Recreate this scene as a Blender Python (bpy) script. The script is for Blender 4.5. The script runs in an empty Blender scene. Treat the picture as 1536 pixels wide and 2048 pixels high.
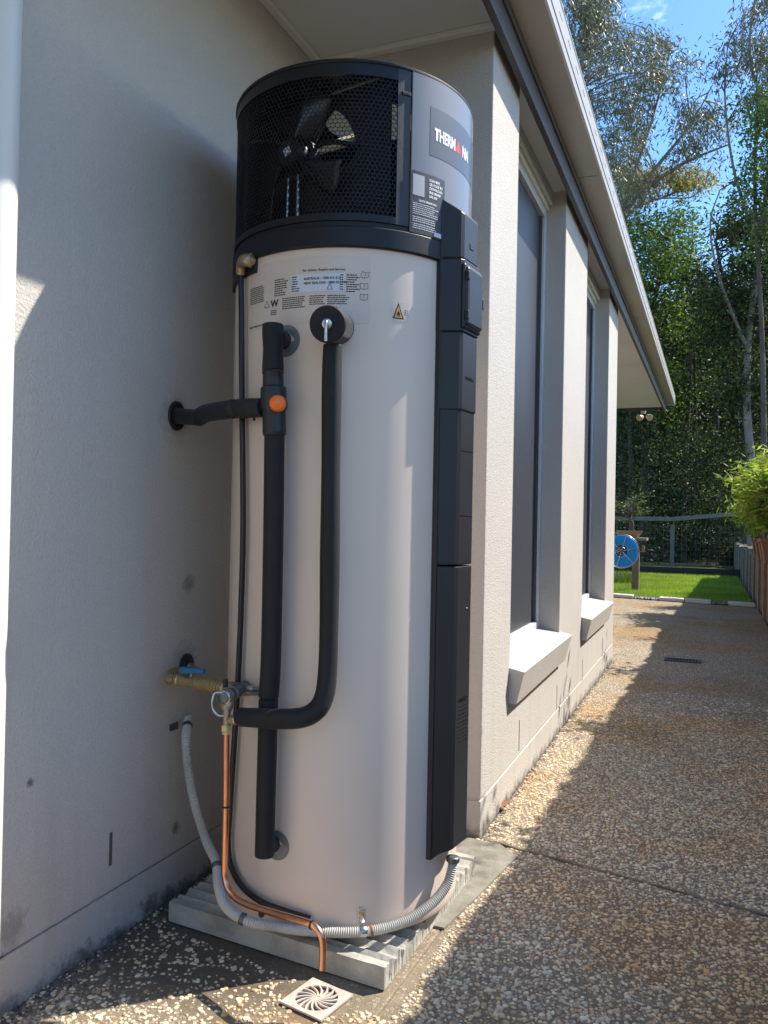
import bpy, bmesh, math, random
import numpy as np
from mathutils import Vector, Matrix
random.seed(7); rng = np.random.default_rng(11)
S = bpy.context.scene; COL = S.collection
R = math.radians
# ------------------------------------------------------------------ camera
YAW, PITCH, ROLL, FPX = 0.3837804, 0.0103697, 0.0194401, 1617.4
CAM = np.array([0., 0., .97])
_f = np.array([-math.sin(YAW)*math.cos(PITCH), math.cos(YAW)*math.cos(PITCH), math.sin(PITCH)])
_r = np.array([math.cos(YAW), math.sin(YAW), 0.]); _u = np.cross(_r, _f)
_r2 = _r*math.cos(ROLL)+_u*math.sin(ROLL); _u2 = -_r*math.sin(ROLL)+_u*math.cos(ROLL)
cd = bpy.data.cameras.new('camera'); cam = bpy.data.objects.new('camera', cd); COL.objects.link(cam)
cd.sensor_fit = 'VERTICAL'; cd.sensor_height = 36; cd.lens = FPX/2048*36
cd.clip_start = .02; cd.clip_end = 500
M = Matrix(((_r2[0], _u2[0], -_f[0], CAM[0]), (_r2[1], _u2[1], -_f[1], CAM[1]), (_r2[2], _u2[2], -_f[2], CAM[2]), (0, 0, 0, 1)))
cam.matrix_world = M; S.camera = cam
S.render.resolution_x = 768; S.render.resolution_y = 1024
# ------------------------------------------------------------------ world, sun, exposure
SUN_AZ, SUN_EL = R(41), R(48.0)
W = bpy.data.worlds.new('World'); S.world = W; W.use_nodes = True
nt = W.node_tree; nt.nodes.clear()
out = nt.nodes.new('ShaderNodeOutputWorld'); bg = nt.nodes.new('ShaderNodeBackground'); sky = nt.nodes.new('ShaderNodeTexSky')
sky.sky_type = 'NISHITA'; sky.sun_disc = False; sky.sun_elevation = SUN_EL; sky.sun_rotation = math.pi/2-SUN_AZ
sky.ozone_density = 3.0; sky.air_density = 1.0; sky.dust_density = .6
tc = nt.nodes.new('ShaderNodeTexCoord'); nz = nt.nodes.new('ShaderNodeTexNoise'); nz.inputs['Scale'].default_value = 3.2
nz.inputs['Detail'].default_value = 7; nz.inputs['Roughness'].default_value = .6
mp = nt.nodes.new('ShaderNodeMapping'); mp.inputs['Scale'].default_value = (1, 1, 2.2); mp.inputs['Location'].default_value = (1.35, .6, .9)
rp = nt.nodes.new('ShaderNodeValToRGB'); rp.color_ramp.elements[0].position = .60; rp.color_ramp.elements[1].position = .74
mx = nt.nodes.new('ShaderNodeMixRGB'); mx.inputs[2].default_value = (9.0, 9.2, 9.6, 1)
nt.links.new(tc.outputs['Generated'], mp.inputs[0]); nt.links.new(mp.outputs[0], nz.inputs['Vector']); nt.links.new(nz.outputs[0], rp.inputs[0])
nt.links.new(rp.outputs[0], mx.inputs[0]); hs = nt.nodes.new('ShaderNodeHueSaturation'); hs.inputs['Saturation'].default_value = 1.25; hs.inputs['Value'].default_value = 1.0; nt.links.new(sky.outputs[0], hs.inputs['Color']); nt.links.new(hs.outputs[0], mx.inputs[1]); nt.links.new(mx.outputs[0], bg.inputs[0])
bg.inputs[1].default_value = .105; nt.links.new(bg.outputs[0], out.inputs[0])
sl = bpy.data.lights.new('sun', 'SUN'); sl.energy = 3.05; sl.angle = R(.55); sl.color = (1, .94, .84)
so = bpy.data.objects.new('sun', sl); COL.objects.link(so)
sd = Vector((math.cos(SUN_AZ)*math.cos(SUN_EL), math.sin(SUN_AZ)*math.cos(SUN_EL), math.sin(SUN_EL)))
so.rotation_euler = sd.to_track_quat('Z', 'Y').to_euler(); so.location = (6, 6, 9)
S.view_settings.view_transform = 'Standard'; S.view_settings.look = 'None'; S.view_settings.exposure = 1.48
S.view_settings.gamma = 1; S.view_settings.use_curve_mapping = False
S.render.engine = 'CYCLES'
S.cycles.max_bounces = 10; S.cycles.diffuse_bounces = 6; S.cycles.transparent_max_bounces = 16

# ------------------------------------------------------------------ helpers
T = np.array([-.856, 1.872])      # water heater axis
def at(px, py, Z):                # a point seen at a pixel of the photograph, Z metres deep
    return CAM + Z*(_f + _r2*((px-768)/FPX) - _u2*((py-1024)/FPX))
def ray(px, py): return _f + _r2*((px-768)/FPX) - _u2*((py-1024)/FPX)
def oncyl(px, py, rad):           # on a vertical cylinder round the heater axis
    d = ray(px, py); o = CAM[:2]-T; a = d[0]**2+d[1]**2; b = 2*(o@d[:2]); c = o@o-rad*rad; D = b*b-4*a*c
    t = -b/(2*a) if D < 0 else (-b-D**.5)/(2*a)
    return CAM+t*d
def onpl(px, py, ax, v):
    d = ray(px, py); return CAM + d*((v-CAM[ax])/d[ax])
def C3(az, rad, z): a = R(az); return np.array([T[0]+rad*math.cos(a), T[1]+rad*math.sin(a), z])

class MB:
    def __init__(s): s.v = []; s.f = []
    def add(s, vs, fs):
        n = len(s.v); s.v += [tuple(map(float, v)) for v in vs]; s.f += [tuple(i+n for i in f) for f in fs]; return s
    def box(s, x0, x1, y0, y1, z0, z1):
        return s.add([(x0,y0,z0),(x1,y0,z0),(x1,y1,z0),(x0,y1,z0),(x0,y0,z1),(x1,y0,z1),(x1,y1,z1),(x0,y1,z1)],
                     [(0,3,2,1),(4,5,6,7),(0,1,5,4),(1,2,6,5),(2,3,7,6),(3,0,4,7)])
    def obox(s, c, ax, ay, az, hx, hy, hz):     # oriented box
        c = np.array(c, float); ax, ay, az = [np.array(a, float)/np.linalg.norm(a) for a in (ax, ay, az)]
        P = [c+ax*hx*i+ay*hy*j+az*hz*k for k in (-1, 1) for i, j in ((-1,-1),(1,-1),(1,1),(-1,1))]
        return s.add(P, [(0,3,2,1),(4,5,6,7),(0,1,5,4),(1,2,6,5),(2,3,7,6),(3,0,4,7)])
    def tube(s, path, rad, n=12, cap=True, phase=0):
        P = [np.array(p, float) for p in path]; m = len(P); rr = rad if hasattr(rad, '__len__') else [rad]*m
        t0 = P[1]-P[0]; t0 /= np.linalg.norm(t0); a = np.array([0,0,1.]) if abs(t0[2]) < .9 else np.array([1.,0,0])
        x = np.cross(t0, a); x /= np.linalg.norm(x); b0 = len(s.v)
        for i in range(m):
            t = P[min(i+1, m-1)]-P[max(i-1, 0)]; t /= (np.linalg.norm(t)+1e-12)
            x = x-t*(x@t); x /= np.linalg.norm(x); y = np.cross(t, x)
            for k in range(n):
                q = 2*math.pi*k/n+phase; s.v.append(tuple(P[i]+rr[i]*(x*math.cos(q)+y*math.sin(q))))
        for i in range(m-1):
            for k in range(n):
                k2 = (k+1) % n; s.f.append((b0+i*n+k, b0+i*n+k2, b0+(i+1)*n+k2, b0+(i+1)*n+k))
        if cap:
            s.f.append(tuple(b0+k for k in reversed(range(n)))); s.f.append(tuple(b0+(m-1)*n+k for k in range(n)))
        return s
    def lathe(s, c, ax, prof, n=24):            # prof: (distance along axis, radius)
        ax = np.array(ax, float); ax /= np.linalg.norm(ax); c = np.array(c, float)
        path = [c+ax*h for h, _ in prof]
        a = np.array([0,0,1.]) if abs(ax[2]) < .9 else np.array([1.,0,0]); x = np.cross(ax, a); x /= np.linalg.norm(x); y = np.cross(ax, x)
        b0 = len(s.v)
        for p, (h, r_) in zip(path, prof):
            for k in range(n):
                q = 2*math.pi*(k+.5)/n; s.v.append(tuple(p+r_*(x*math.cos(q)+y*math.sin(q))))
        m = len(prof)
        for i in range(m-1):
            for k in range(n):
                k2 = (k+1) % n; s.f.append((b0+i*n+k, b0+i*n+k2, b0+(i+1)*n+k2, b0+(i+1)*n+k))
        s.f.append(tuple(b0+k for k in reversed(range(n)))); s.f.append(tuple(b0+(m-1)*n+k for k in range(n)))
        return s
    def shell(s, az0, az1, z0, z1, r0, r1, n=None):   # curved slab round the heater
        n = n or max(2, int(abs(az1-az0)/2.5)); b = len(s.v)
        for i in range(n+1):
            a = az0+(az1-az0)*i/n
            for (rr, z) in ((r0, z0), (r1, z0), (r1, z1), (r0, z1)): s.v.append(tuple(C3(a, rr, z)))
        for i in range(n):
            for k in range(4):
                s.f.append((b+4*i+k, b+4*i+4+k, b+4*i+4+(k+1) % 4, b+4*i+(k+1) % 4))
        s.f.append((b, b+1, b+2, b+3)); s.f.append((b+4*n+3, b+4*n+2, b+4*n+1, b+4*n)); return s
    def build(s, name, mat, parent=None, smooth=None, bevel=0, kind=None, wn=False):
        me = bpy.data.meshes.new(name); me.from_pydata(s.v, [], s.f); me.update()
        bm = bmesh.new(); bm.from_mesh(me); bmesh.ops.recalc_face_normals(bm, faces=bm.faces)
        if smooth is not None:
            for f in bm.faces: f.smooth = True
            for e in bm.edges:
                if len(e.link_faces) == 2 and e.calc_face_angle(0) > R(smooth): e.smooth = False
        bm.to_mesh(me); bm.free()
        o = bpy.data.objects.new(name, me); COL.objects.link(o)
        if mat: me.materials.append(mat)
        if parent: o.parent = parent
        if bevel:
            b = o.modifiers.new('bevel', 'BEVEL'); b.width = bevel; b.segments = 2; b.limit_method = 'ANGLE'; b.angle_limit = R(40)
            b.harden_normals = False
        if kind: o['kind'] = kind
        return o
def spline(pts, k=8):             # Catmull-Rom
    P = [np.array(p, float) for p in pts]; P = [2*P[0]-P[1]]+P+[2*P[-1]-P[-2]]; o = []
    for i in range(1, len(P)-2):
        for j in range(k):
            t = j/k; a, b, c, d = P[i-1:i+3]
            o.append(.5*((2*b)+(c-a)*t+(2*a-5*b+4*c-d)*t*t+(-a+3*b-3*c+d)*t**3))
    o.append(P[-2]); return o
def resample(path, step):
    P = np.array(path); d = np.r_[0, np.cumsum(np.linalg.norm(np.diff(P, axis=0), axis=1))]; n = max(2, int(d[-1]/step)); q = np.linspace(0, d[-1], n+1)
    return np.stack([np.interp(q, d, P[:, i]) for i in range(3)], 1)
def empty(name, loc=(0, 0, 0)):
    o = bpy.data.objects.new(name, None); COL.objects.link(o); o.location = tuple(map(float, loc)); o.empty_display_size = .05; return o
def tag(o, label, cat, group=None, kind=None):
    if label: o['label'] = label
    if cat: o['category'] = cat
    if group: o['group'] = group
    if kind: o['kind'] = kind
    return o
def adopt(root):                  # children were built in world coordinates: cancel the root's offset
    for ch in root.children:
        ch.matrix_parent_inverse = Matrix.Translation(-Vector(root.location))
bpy.context.view_layer.update()

# ------------------------------------------------------------------ materials
def mat(name, col, rough=.6, metal=0, spec=.5, bump=None, var=None, coat=0, aniso=None):
    """bump: (scale, strength, detail)  var: (scale, amount, second colour)"""
    m = bpy.data.materials.new(name); m.use_nodes = True; n = m.node_tree; p = n.nodes['Principled BSDF']
    p.inputs['Base Color'].default_value = (*col, 1); p.inputs['Roughness'].default_value = rough; p.inputs['Metallic'].default_value = metal
    p.inputs['Specular IOR Level'].default_value = spec; p.inputs['Coat Weight'].default_value = coat; p.inputs['Coat Roughness'].default_value = .08
    g = n.nodes.new('ShaderNodeNewGeometry')
    if var:
        t = n.nodes.new('ShaderNodeTexNoise'); t.inputs['Scale'].default_value = var[0]; t.inputs['Detail'].default_value = 6; t.inputs['Roughness'].default_value = .65
        n.links.new(g.outputs['Position'], t.inputs['Vector'])
        r_ = n.nodes.new('ShaderNodeMapRange'); r_.inputs[1].default_value = .35; r_.inputs[2].default_value = .68; r_.inputs[4].default_value = var[1]
        n.links.new(t.outputs[0], r_.inputs[0]); x = n.nodes.new('ShaderNodeMixRGB'); x.inputs[1].default_value = (*col, 1); x.inputs[2].default_value = (*var[2], 1)
        n.links.new(r_.outputs[0], x.inputs[0]); n.links.new(x.outputs[0], p.inputs['Base Color'])
    if bump:
        t = n.nodes.new('ShaderNodeTexNoise'); t.inputs['Scale'].default_value = bump[0]; t.inputs['Detail'].default_value = bump[2]
        n.links.new(g.outputs['Position'], t.inputs['Vector'])
        b = n.nodes.new('ShaderNodeBump'); b.inputs['Strength'].default_value = bump[1]; b.inputs['Distance'].default_value = bump[3] if len(bump) > 3 else .002
        n.links.new(t.outputs[0], b.inputs['Height']); n.links.new(b.outputs[0], p.inputs['Normal'])
    return m
def N(m, typ, **kw):
    n = m.node_tree.nodes.new(typ)
    for k, v in kw.items():
        if hasattr(n, k): setattr(n, k, v)
        else: n.inputs[k.replace('_', ' ')].default_value = v
    return n
def math_(m, op, a, b=None):
    n = m.node_tree.nodes.new('ShaderNodeMath'); n.operation = op
    for i, x in enumerate((a, b)):
        if x is None: continue
        if isinstance(x, (int, float)): n.inputs[i].default_value = x
        else: m.node_tree.links.new(x, n.inputs[i])
    return n.outputs[0]
def mixc(m, fac, a, b, mode='MIX'):
    n = m.node_tree.nodes.new('ShaderNodeMixRGB'); n.blend_type = mode
    for i, x in enumerate((fac, a, b)):
        if isinstance(x, (int, float)): n.inputs[i].default_value = x
        elif isinstance(x, tuple): n.inputs[i].default_value = (*x, 1)
        else: m.node_tree.links.new(x, n.inputs[i])
    return n.outputs[0]
def maprange(m, x, a, b, c=0., d=1.):
    n = m.node_tree.nodes.new('ShaderNodeMapRange'); n.inputs[1].default_value = a; n.inputs[2].default_value = b; n.inputs[3].default_value = c; n.inputs[4].default_value = d
    m.node_tree.links.new(x, n.inputs[0]); return n.outputs[0]

LW0 = -1.252
# rendered masonry: fine stipple, dirt splashed up from the ground, faint streaks
def stucco():
    m = mat('stucco', (.55, .51, .455), .85, spec=.2); L = m.node_tree.links; p = m.node_tree.nodes['Principled BSDF']
    g = N(m, 'ShaderNodeNewGeometry'); pos = g.outputs['Position']
    def noise(sc, det=5, ro=.6, vec=pos):
        t = N(m, 'ShaderNodeTexNoise'); t.inputs['Scale'].default_value = sc; t.inputs['Detail'].default_value = det; t.inputs['Roughness'].default_value = ro; L.new(vec, t.inputs['Vector']); return t.outputs[0]
    sp = N(m, 'ShaderNodeSeparateXYZ'); L.new(pos, sp.inputs[0]); z = sp.outputs[2]
    c = mixc(m, maprange(m, noise(2.3), .4, .7, 0, .35), (.56, .52, .465), (.495, .455, .405))
    c = mixc(m, maprange(m, noise(260, 2), .35, .65, 0, .3), c, (.36, .345, .325))
    st = N(m, 'ShaderNodeMapping'); st.inputs['Scale'].default_value = (9, 9, .8); L.new(pos, st.inputs[0])
    low = maprange(m, z, .0, .75, 1, 0)
    streak = math_(m, 'MULTIPLY', maprange(m, noise(1.6, 4, .6, st.outputs[0]), .5, .72), low)
    c = mixc(m, math_(m, 'MULTIPLY', streak, .35), c, (.33, .33, .22))
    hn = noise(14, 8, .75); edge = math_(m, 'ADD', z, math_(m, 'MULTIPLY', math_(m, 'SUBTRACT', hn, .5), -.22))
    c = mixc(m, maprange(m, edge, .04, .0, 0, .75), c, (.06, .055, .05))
    sp2 = N(m, 'ShaderNodeTexVoronoi'); sp2.inputs['Scale'].default_value = 4.3; L.new(pos, sp2.inputs['Vector'])
    spot = math_(m, 'MULTIPLY', maprange(m, math_(m, 'ADD', sp2.outputs['Distance'], math_(m, 'MULTIPLY', noise(60), .06)), .075, .05), maprange(m, z, .1, .9, .8, .15))
    c = mixc(m, spot, c, (.14, .12, .105))
    c = mixc(m, maprange(m, noise(.8, 3), .42, .62, 0, .4), c, (.44, .415, .38))
    for q, rad_, amt in ((onpl(378, 1168, 0, LW0), .030, .55), (onpl(352, 1656, 0, LW0), .020, .7), (onpl(352, 835, 0, LW0), .07, .3), (onpl(300, 1810, 0, LW0), .035, .7), (onpl(60, 1565, 0, LW0), .012, .8), (onpl(20, 1860, 0, LW0), .05, .4), (onpl(368, 1325, 0, LW0), .06, .35)):
        dv = N(m, 'ShaderNodeVectorMath'); dv.operation = 'DISTANCE'; L.new(pos, dv.inputs[0]); dv.inputs[1].default_value = tuple(map(float, q))
        dd = math_(m, 'ADD', dv.outputs['Value'], math_(m, 'MULTIPLY', math_(m, 'SUBTRACT', noise(55, 5, .7), .5), rad_*1.8)); c = mixc(m, maprange(m, dd, rad_, rad_*.35, 0, amt), c, (.10, .075, .06))
    L.new(c, p.inputs['Base Color'])
    h = math_(m, 'ADD', math_(m, 'MULTIPLY', noise(170, 3, .55), 1.0), math_(m, 'MULTIPLY', noise(45, 2), .5))
    b = N(m, 'ShaderNodeBump'); b.inputs['Strength'].default_value = .8; b.inputs['Distance'].default_value = .0035; L.new(h, b.inputs['Height']); L.new(b.outputs[0], p.inputs['Normal'])
    return m
STUC = stucco()
# exposed aggregate
def aggregate():
    m = mat('aggregate', (.2, .18, .15), .75, spec=.3); L = m.node_tree.links; p = m.node_tree.nodes['Principled BSDF']
    g = N(m, 'ShaderNodeNewGeometry'); pos = g.outputs['Position']
    wn = N(m, 'ShaderNodeTexNoise'); wn.inputs['Scale'].default_value = 90; L.new(pos, wn.inputs['Vector'])
    wv = N(m, 'ShaderNodeVectorMath'); wv.operation = 'MULTIPLY_ADD'; L.new(wn.outputs['Color'], wv.inputs[0]); wv.inputs[1].default_value = (.008,)*3; L.new(pos, wv.inputs[2])
    v = N(m, 'ShaderNodeTexVoronoi'); v.inputs['Scale'].default_value = 95; L.new(wv.outputs[0], v.inputs['Vector'])
    sep = N(m, 'ShaderNodeSeparateColor'); L.new(v.outputs['Color'], sep.inputs[0])
    rp = N(m, 'ShaderNodeValToRGB'); cr = rp.color_ramp; cr.interpolation = 'CONSTANT'
    pal = [(0, (.42,.35,.25)), (.12, (.62,.56,.44)), (.3, (.70,.64,.52)), (.45, (.50,.39,.25)), (.55, (.58,.56,.50)), (.7, (.76,.69,.56)), (.84, (.33,.26,.19)), (.93, (.58,.42,.23))]
    while len(cr.elements) < len(pal): cr.elements.new(.5)
    for e, (q, c) in zip(cr.elements, pal): e.position = q; e.color = (*c, 1)
    L.new(sep.outputs[0], rp.inputs[0])
    stone = maprange(m, math_(m, 'ADD', v.outputs['Distance'], math_(m, 'MULTIPLY', sep.outputs[1], .25)), .52, .44)
    def noise(sc, det=5, ro=.6):
        t = N(m, 'ShaderNodeTexNoise'); t.inputs['Scale'].default_value = sc; t.inputs['Detail'].default_value = det; t.inputs['Roughness'].default_value = ro; L.new(pos, t.inputs['Vector']); return t.outputs[0]
    sp = N(m, 'ShaderNodeSeparateXYZ'); L.new(pos, sp.inputs[0])
    far = maprange(m, sp.outputs[1], 2.6, 4.2)
    vis = maprange(m, sp.outputs[1], 3.0, 5.0, .25, 1)
    mort = mixc(m, maprange(m, noise(30), .35, .7), (.27, .215, .145), (.18, .142, .098))
    c = mixc(m, math_(m, 'MULTIPLY', stone, vis), mort, rp.outputs[0])
    c = mixc(m, maprange(m, noise(.9, 4), .47, .62, 0, .8), c, mixc(m, 1., c, (1.0, .74, .42), 'MULTIPLY'))
    c = mixc(m, maprange(m, noise(1.7, 5), .55, .75, 0, .5), c, (.07, .06, .04))
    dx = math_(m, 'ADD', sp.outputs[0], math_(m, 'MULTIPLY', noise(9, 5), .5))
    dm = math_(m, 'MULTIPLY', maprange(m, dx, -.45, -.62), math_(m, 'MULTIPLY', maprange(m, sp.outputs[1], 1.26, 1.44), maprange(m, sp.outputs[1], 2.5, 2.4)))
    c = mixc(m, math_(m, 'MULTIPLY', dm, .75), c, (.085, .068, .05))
    L.new(c, p.inputs['Base Color'])
    hgt = math_(m, 'ADD', math_(m, 'MULTIPLY', stone, math_(m, 'MULTIPLY', vis, 1.2)), noise(300, 2))
    b = N(m, 'ShaderNodeBump'); b.inputs['Strength'].default_value = .7; b.inputs['Distance'].default_value = .003; L.new(hgt, b.inputs['Height']); L.new(b.outputs[0], p.inputs['Normal'])
    return m
AGG = aggregate()
def vcol_mat(name, rough=.7, trans=0, bumpy=False, stain=False, tt=(1.25, 1.35, .55)):
    m = bpy.data.materials.new(name); m.use_nodes = True; n = m.node_tree; p = n.nodes['Principled BSDF']; a = n.nodes.new('ShaderNodeAttribute'); a.attribute_name = 'tint'
    p.inputs['Roughness'].default_value = rough; colr = a.outputs['Color']
    if stain:
        g = N(m, 'ShaderNodeNewGeometry'); t = N(m, 'ShaderNodeTexNoise'); t.inputs['Scale'].default_value = .9; t.inputs['Detail'].default_value = 4; t.inputs['Roughness'].default_value = .6; n.links.new(g.outputs['Position'], t.inputs['Vector'])
        colr = mixc(m, maprange(m, t.outputs[0], .47, .62, 0, .8), colr, mixc(m, 1., colr, (1.0, .74, .42), 'MULTIPLY'))
        t2 = N(m, 'ShaderNodeTexNoise'); t2.inputs['Scale'].default_value = 1.7; t2.inputs['Detail'].default_value = 5; t2.inputs['Roughness'].default_value = .6; n.links.new(g.outputs['Position'], t2.inputs['Vector'])
        colr = mixc(m, maprange(m, t2.outputs[0], .55, .75, 0, .5), colr, (.07, .06, .04))
    n.links.new(colr, p.inputs['Base Color'])
    if trans:
        tr = n.nodes.new('ShaderNodeBsdfTranslucent'); mx_ = n.nodes.new('ShaderNodeMixShader'); mx_.inputs[0].default_value = trans
        br = mixc(m, 1., colr, tt, 'MULTIPLY'); n.links.new(br, tr.inputs[0])
        n.links.new(p.outputs[0], mx_.inputs[1]); n.links.new(tr.outputs[0], mx_.inputs[2]); n.links.new(mx_.outputs[0], n.nodes['Material Output'].inputs[0])
    return m
PEB = vcol_mat('pebble', .6, stain=True)
LEAF = vcol_mat('leaf', .6, .38); LEAFG = vcol_mat('gum_leaf', .5, .22, tt=(1.1, 1.15, .8)); GRASS = vcol_mat('grass_blade', .55, .45)
TANK = mat('tank_paint', (.71, .60, .505), .36, spec=.5, bump=(420, .12, 2, .0006), var=(5, .5, (.665, .56, .465)))
def plate(): pass
BLK = mat('black_steel', (.010, .0105, .013), .42, spec=.35, bump=(900, .5, 2, .0004))
BLKT = mat('black_textured', (.03, .031, .036), .5, bump=(700, .9, 2, .0006))
BLKP = mat('charcoal_plastic', (.018, .019, .023), .42, spec=.4, bump=(500, .25, 3, .0005), var=(6, .3, (.026, .027, .031)))
DARK = mat('dark_void', (.008, .008, .01), .7)
PANEL = mat('grey_gloss_panel', (.175, .175, .178), .28, spec=.6, coat=.35, var=(7, .35, (.175, .175, .18)))
BADGE = mat('badge_slate', (.055, .066, .078), .35, coat=.3)
STICK = mat('charcoal_sticker', (.02, .023, .028), .4)
WPRINT = mat('white_print', (.72, .72, .72), .5); BPRINT = mat('black_print', (.02, .02, .022), .5); RPRINT = mat('red_print', (.62, .03, .02), .5)
WLAB = mat('white_label', (.62, .65, .70), .35); CLAB = mat('clear_label', (.65, .55, .47), .22)
DISC = mat('clear_disc', (.16, .175, .17), .25, var=(30, .4, (.22, .22, .2)))
ORG = mat('orange_cap', (.85, .17, .015), .35, bump=(200, .3, 3)); AMB = mat('amber_print', (.75, .36, .04), .4)
FOAM = mat('foam_lagging', (.010, .0105, .012), .62, spec=.3, bump=(260, .6, 4, .001), var=(18, .5, (.017, .018, .020)))
FOAM.node_tree.nodes['Principled BSDF'].inputs['Sheen Weight'].default_value = .07
RUB = mat('black_hose', (.012, .012, .013), .35)
FANM = mat('fan_metal', (.05, .05, .055), .25, metal=.6, spec=.6)
CREAM = mat('cream_panel', (.62, .58, .44), .5)
STEEL = mat('zinc_steel', (.55, .56, .58), .3, metal=1, var=(60, .6, (.36, .36, .38)), bump=(300, .2, 3))
STEELD = mat('weathered_zinc', (.17, .19, .19), .5, metal=.7, var=(70, .7, (.08, .08, .08)))
BRASS = mat('brass', (.66, .50, .26), .38, metal=.85, var=(55, .6, (.36, .27, .14)), bump=(350, .35, 4, .001))
BRASSD = mat('tarnished_brass', (.38, .29, .18), .45, metal=.8, var=(40, .8, (.46, .39, .28)), bump=(250, .4, 4, .001))
COP = mat('copper', (.80, .40, .25), .27, metal=1, var=(22, .55, (.55, .27, .17)), bump=(90, .08, 3, .001))
BLUEP = mat('blue_handle', (.02, .16, .32), .4)
CONDUIT = mat('grey_pvc', (.56, .55, .50), .5, var=(9, .4, (.34, .32, .27)))
RUST = mat('rust', (.25, .10, .04), .8)
CONC = mat('concrete', (.54, .515, .45), .85, bump=(55, .9, 9, .004), var=(9, .8, (.24, .23, .19)))
CONCD = mat('old_concrete', (.27, .25, .20), .9, bump=(40, .9, 9, .005), var=(14, .8, (.12, .115, .09)))
WHT = mat('cream_paint', (.66, .65, .60), .45, bump=(30, .05, 3))
SOF = mat('soffit_paint', (.74, .73, .70), .65, bump=(25, .12, 4), var=(1.5, .3, (.53, .52, .49)))
FASC = mat('fascia_brown', (.06, .055, .058), .5, var=(3, .5, (.085, .08, .08)))
GUT = mat('gutter_beige', (.44, .41, .36), .35, var=(2.2, .6, (.38, .35, .305)), bump=(5, .2, 4, .002))
ROOFM = mat('roof_steel', (.3, .29, .27), .5)
ALU = mat('window_aluminium', (.60, .61, .62), .35)
SCREEN = mat('security_screen', (.04, .045, .056), .42, spec=.5, bump=(1300, .5, 0, .0004))
SLOT = mat('slot_dark', (.09, .085, .075), .8)
SOIL = mat('soil', (.06, .045, .03), .95, bump=(20, 1, 8, .02), var=(6, .9, (.10, .08, .045)))
TURF = mat('turf_soil', (.07, .10, .02), .95, bump=(60, 1, 5, .01), var=(8, .8, (.11, .14, .03)))
TIM = mat('grey_timber', (.23, .20, .16), .8, bump=(40, .7, 6, .003), var=(11, .8, (.15, .12, .09)))
TIMB = mat('brown_timber', (.20, .13, .085), .8, bump=(40, .7, 6, .003), var=(11, .8, (.28, .19, .13)))
TIMD = mat('dark_timber', (.035, .03, .025), .9)
BARK = mat('bark', (.20, .165, .14), .9, bump=(9, .8, 8, .02), var=(2.5, .9, (.34, .30, .26)))
BARKD = mat('dark_bark', (.09, .07, .055), .9, bump=(9, .8, 8, .02), var=(2.5, .9, (.15, .12, .10)))
POT = mat('terracotta_pot', (.26, .12, .075), .6, var=(8, .7, (.33, .18, .11)))
POTD = mat('tan_bonsai_pot', (.42, .27, .13), .45, var=(8, .5, (.34, .2, .09)))
HOSE = mat('blue_hose', (.01, .36, .85), .3)
LAVER = mat('white_paver', (.55, .53, .50), .8, bump=(60, .5, 6, .002), var=(12, .6, (.42, .41, .38)))
GRATE = mat('white_grate', (.60, .54, .47), .45, var=(40, .7, (.38, .30, .24)))
GRATD = mat('grey_grate', (.05, .058, .07), .5)
DRYL = mat('dry_leaf', (.42, .20, .13), .7, var=(60, .7, (.25, .12, .07)))

# ================================================================== SETTING
def kx(y): return .011*y
# ---- ground
g = MB(); g.box(-60, 60, -40, 90, -.5, -.045); tag(g.build('ground', SOIL, kind='structure'), 'bare soil spreading under and around the path and woods', None)
path = empty('path', (0, 0, 0)); path['kind'] = 'structure'; path['label'] = 'exposed aggregate concrete path beside the house, damp brown staining'
J = [((-3, -3.2), (-3, -3.2)), ]
def slab_piece(pts, name='path_slab'):
    # pts: polygon, counter-clockwise
    n = len(pts); m = MB(); m.add([(x, y, -.04) for x, y in pts]+[(x, y, 0) for x, y in pts], [tuple(range(n-1, -1, -1)), tuple(range(n, 2*n))]+[(i, (i+1) % n, n+(i+1) % n, n+i) for i in range(n)])
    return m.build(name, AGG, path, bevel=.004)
XR = .54
def jl(y0, sl, w=.005):            # a saw-cut line: y at x
    return lambda x, s: y0+sl*(x+.56)+s*w
j1 = jl(2.411, -.226); j2 = jl(4.05, -.05, .003); j3 = jl(6.28, -.05, .003); j4 = jl(8.6, -.04, .003)
XW = -.642
def wob(f, s, x0, x1, n=26, a=.004):
    xs = np.linspace(x0, x1, n); return [(float(x), float(f(x, s)+rng.normal()*a)) for x in xs]
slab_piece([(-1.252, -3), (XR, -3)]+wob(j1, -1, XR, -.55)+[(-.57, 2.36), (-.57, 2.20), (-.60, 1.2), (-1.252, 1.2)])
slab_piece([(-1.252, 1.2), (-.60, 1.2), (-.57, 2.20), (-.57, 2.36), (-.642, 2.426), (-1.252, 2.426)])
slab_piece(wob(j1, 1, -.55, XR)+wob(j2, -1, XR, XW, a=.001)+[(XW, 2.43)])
slab_piece(wob(j2, 1, XW, XR, a=.001)+wob(j3, -1, XR, XW, a=.001))
slab_piece([(XW, j3(XW, 1)), (XR, j3(XR, 1)), (XR, j4(XR, -1)), (XW-1.0, j4(XW-1, -1)), (XW-1.0, 6.05), (XW, 6.05)])
slab_piece([(XW-1.0, j4(XW-1, 1)), (XR, j4(XR, 1)), (XR, 11.0), (XW-1.0, 11.35)])
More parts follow.
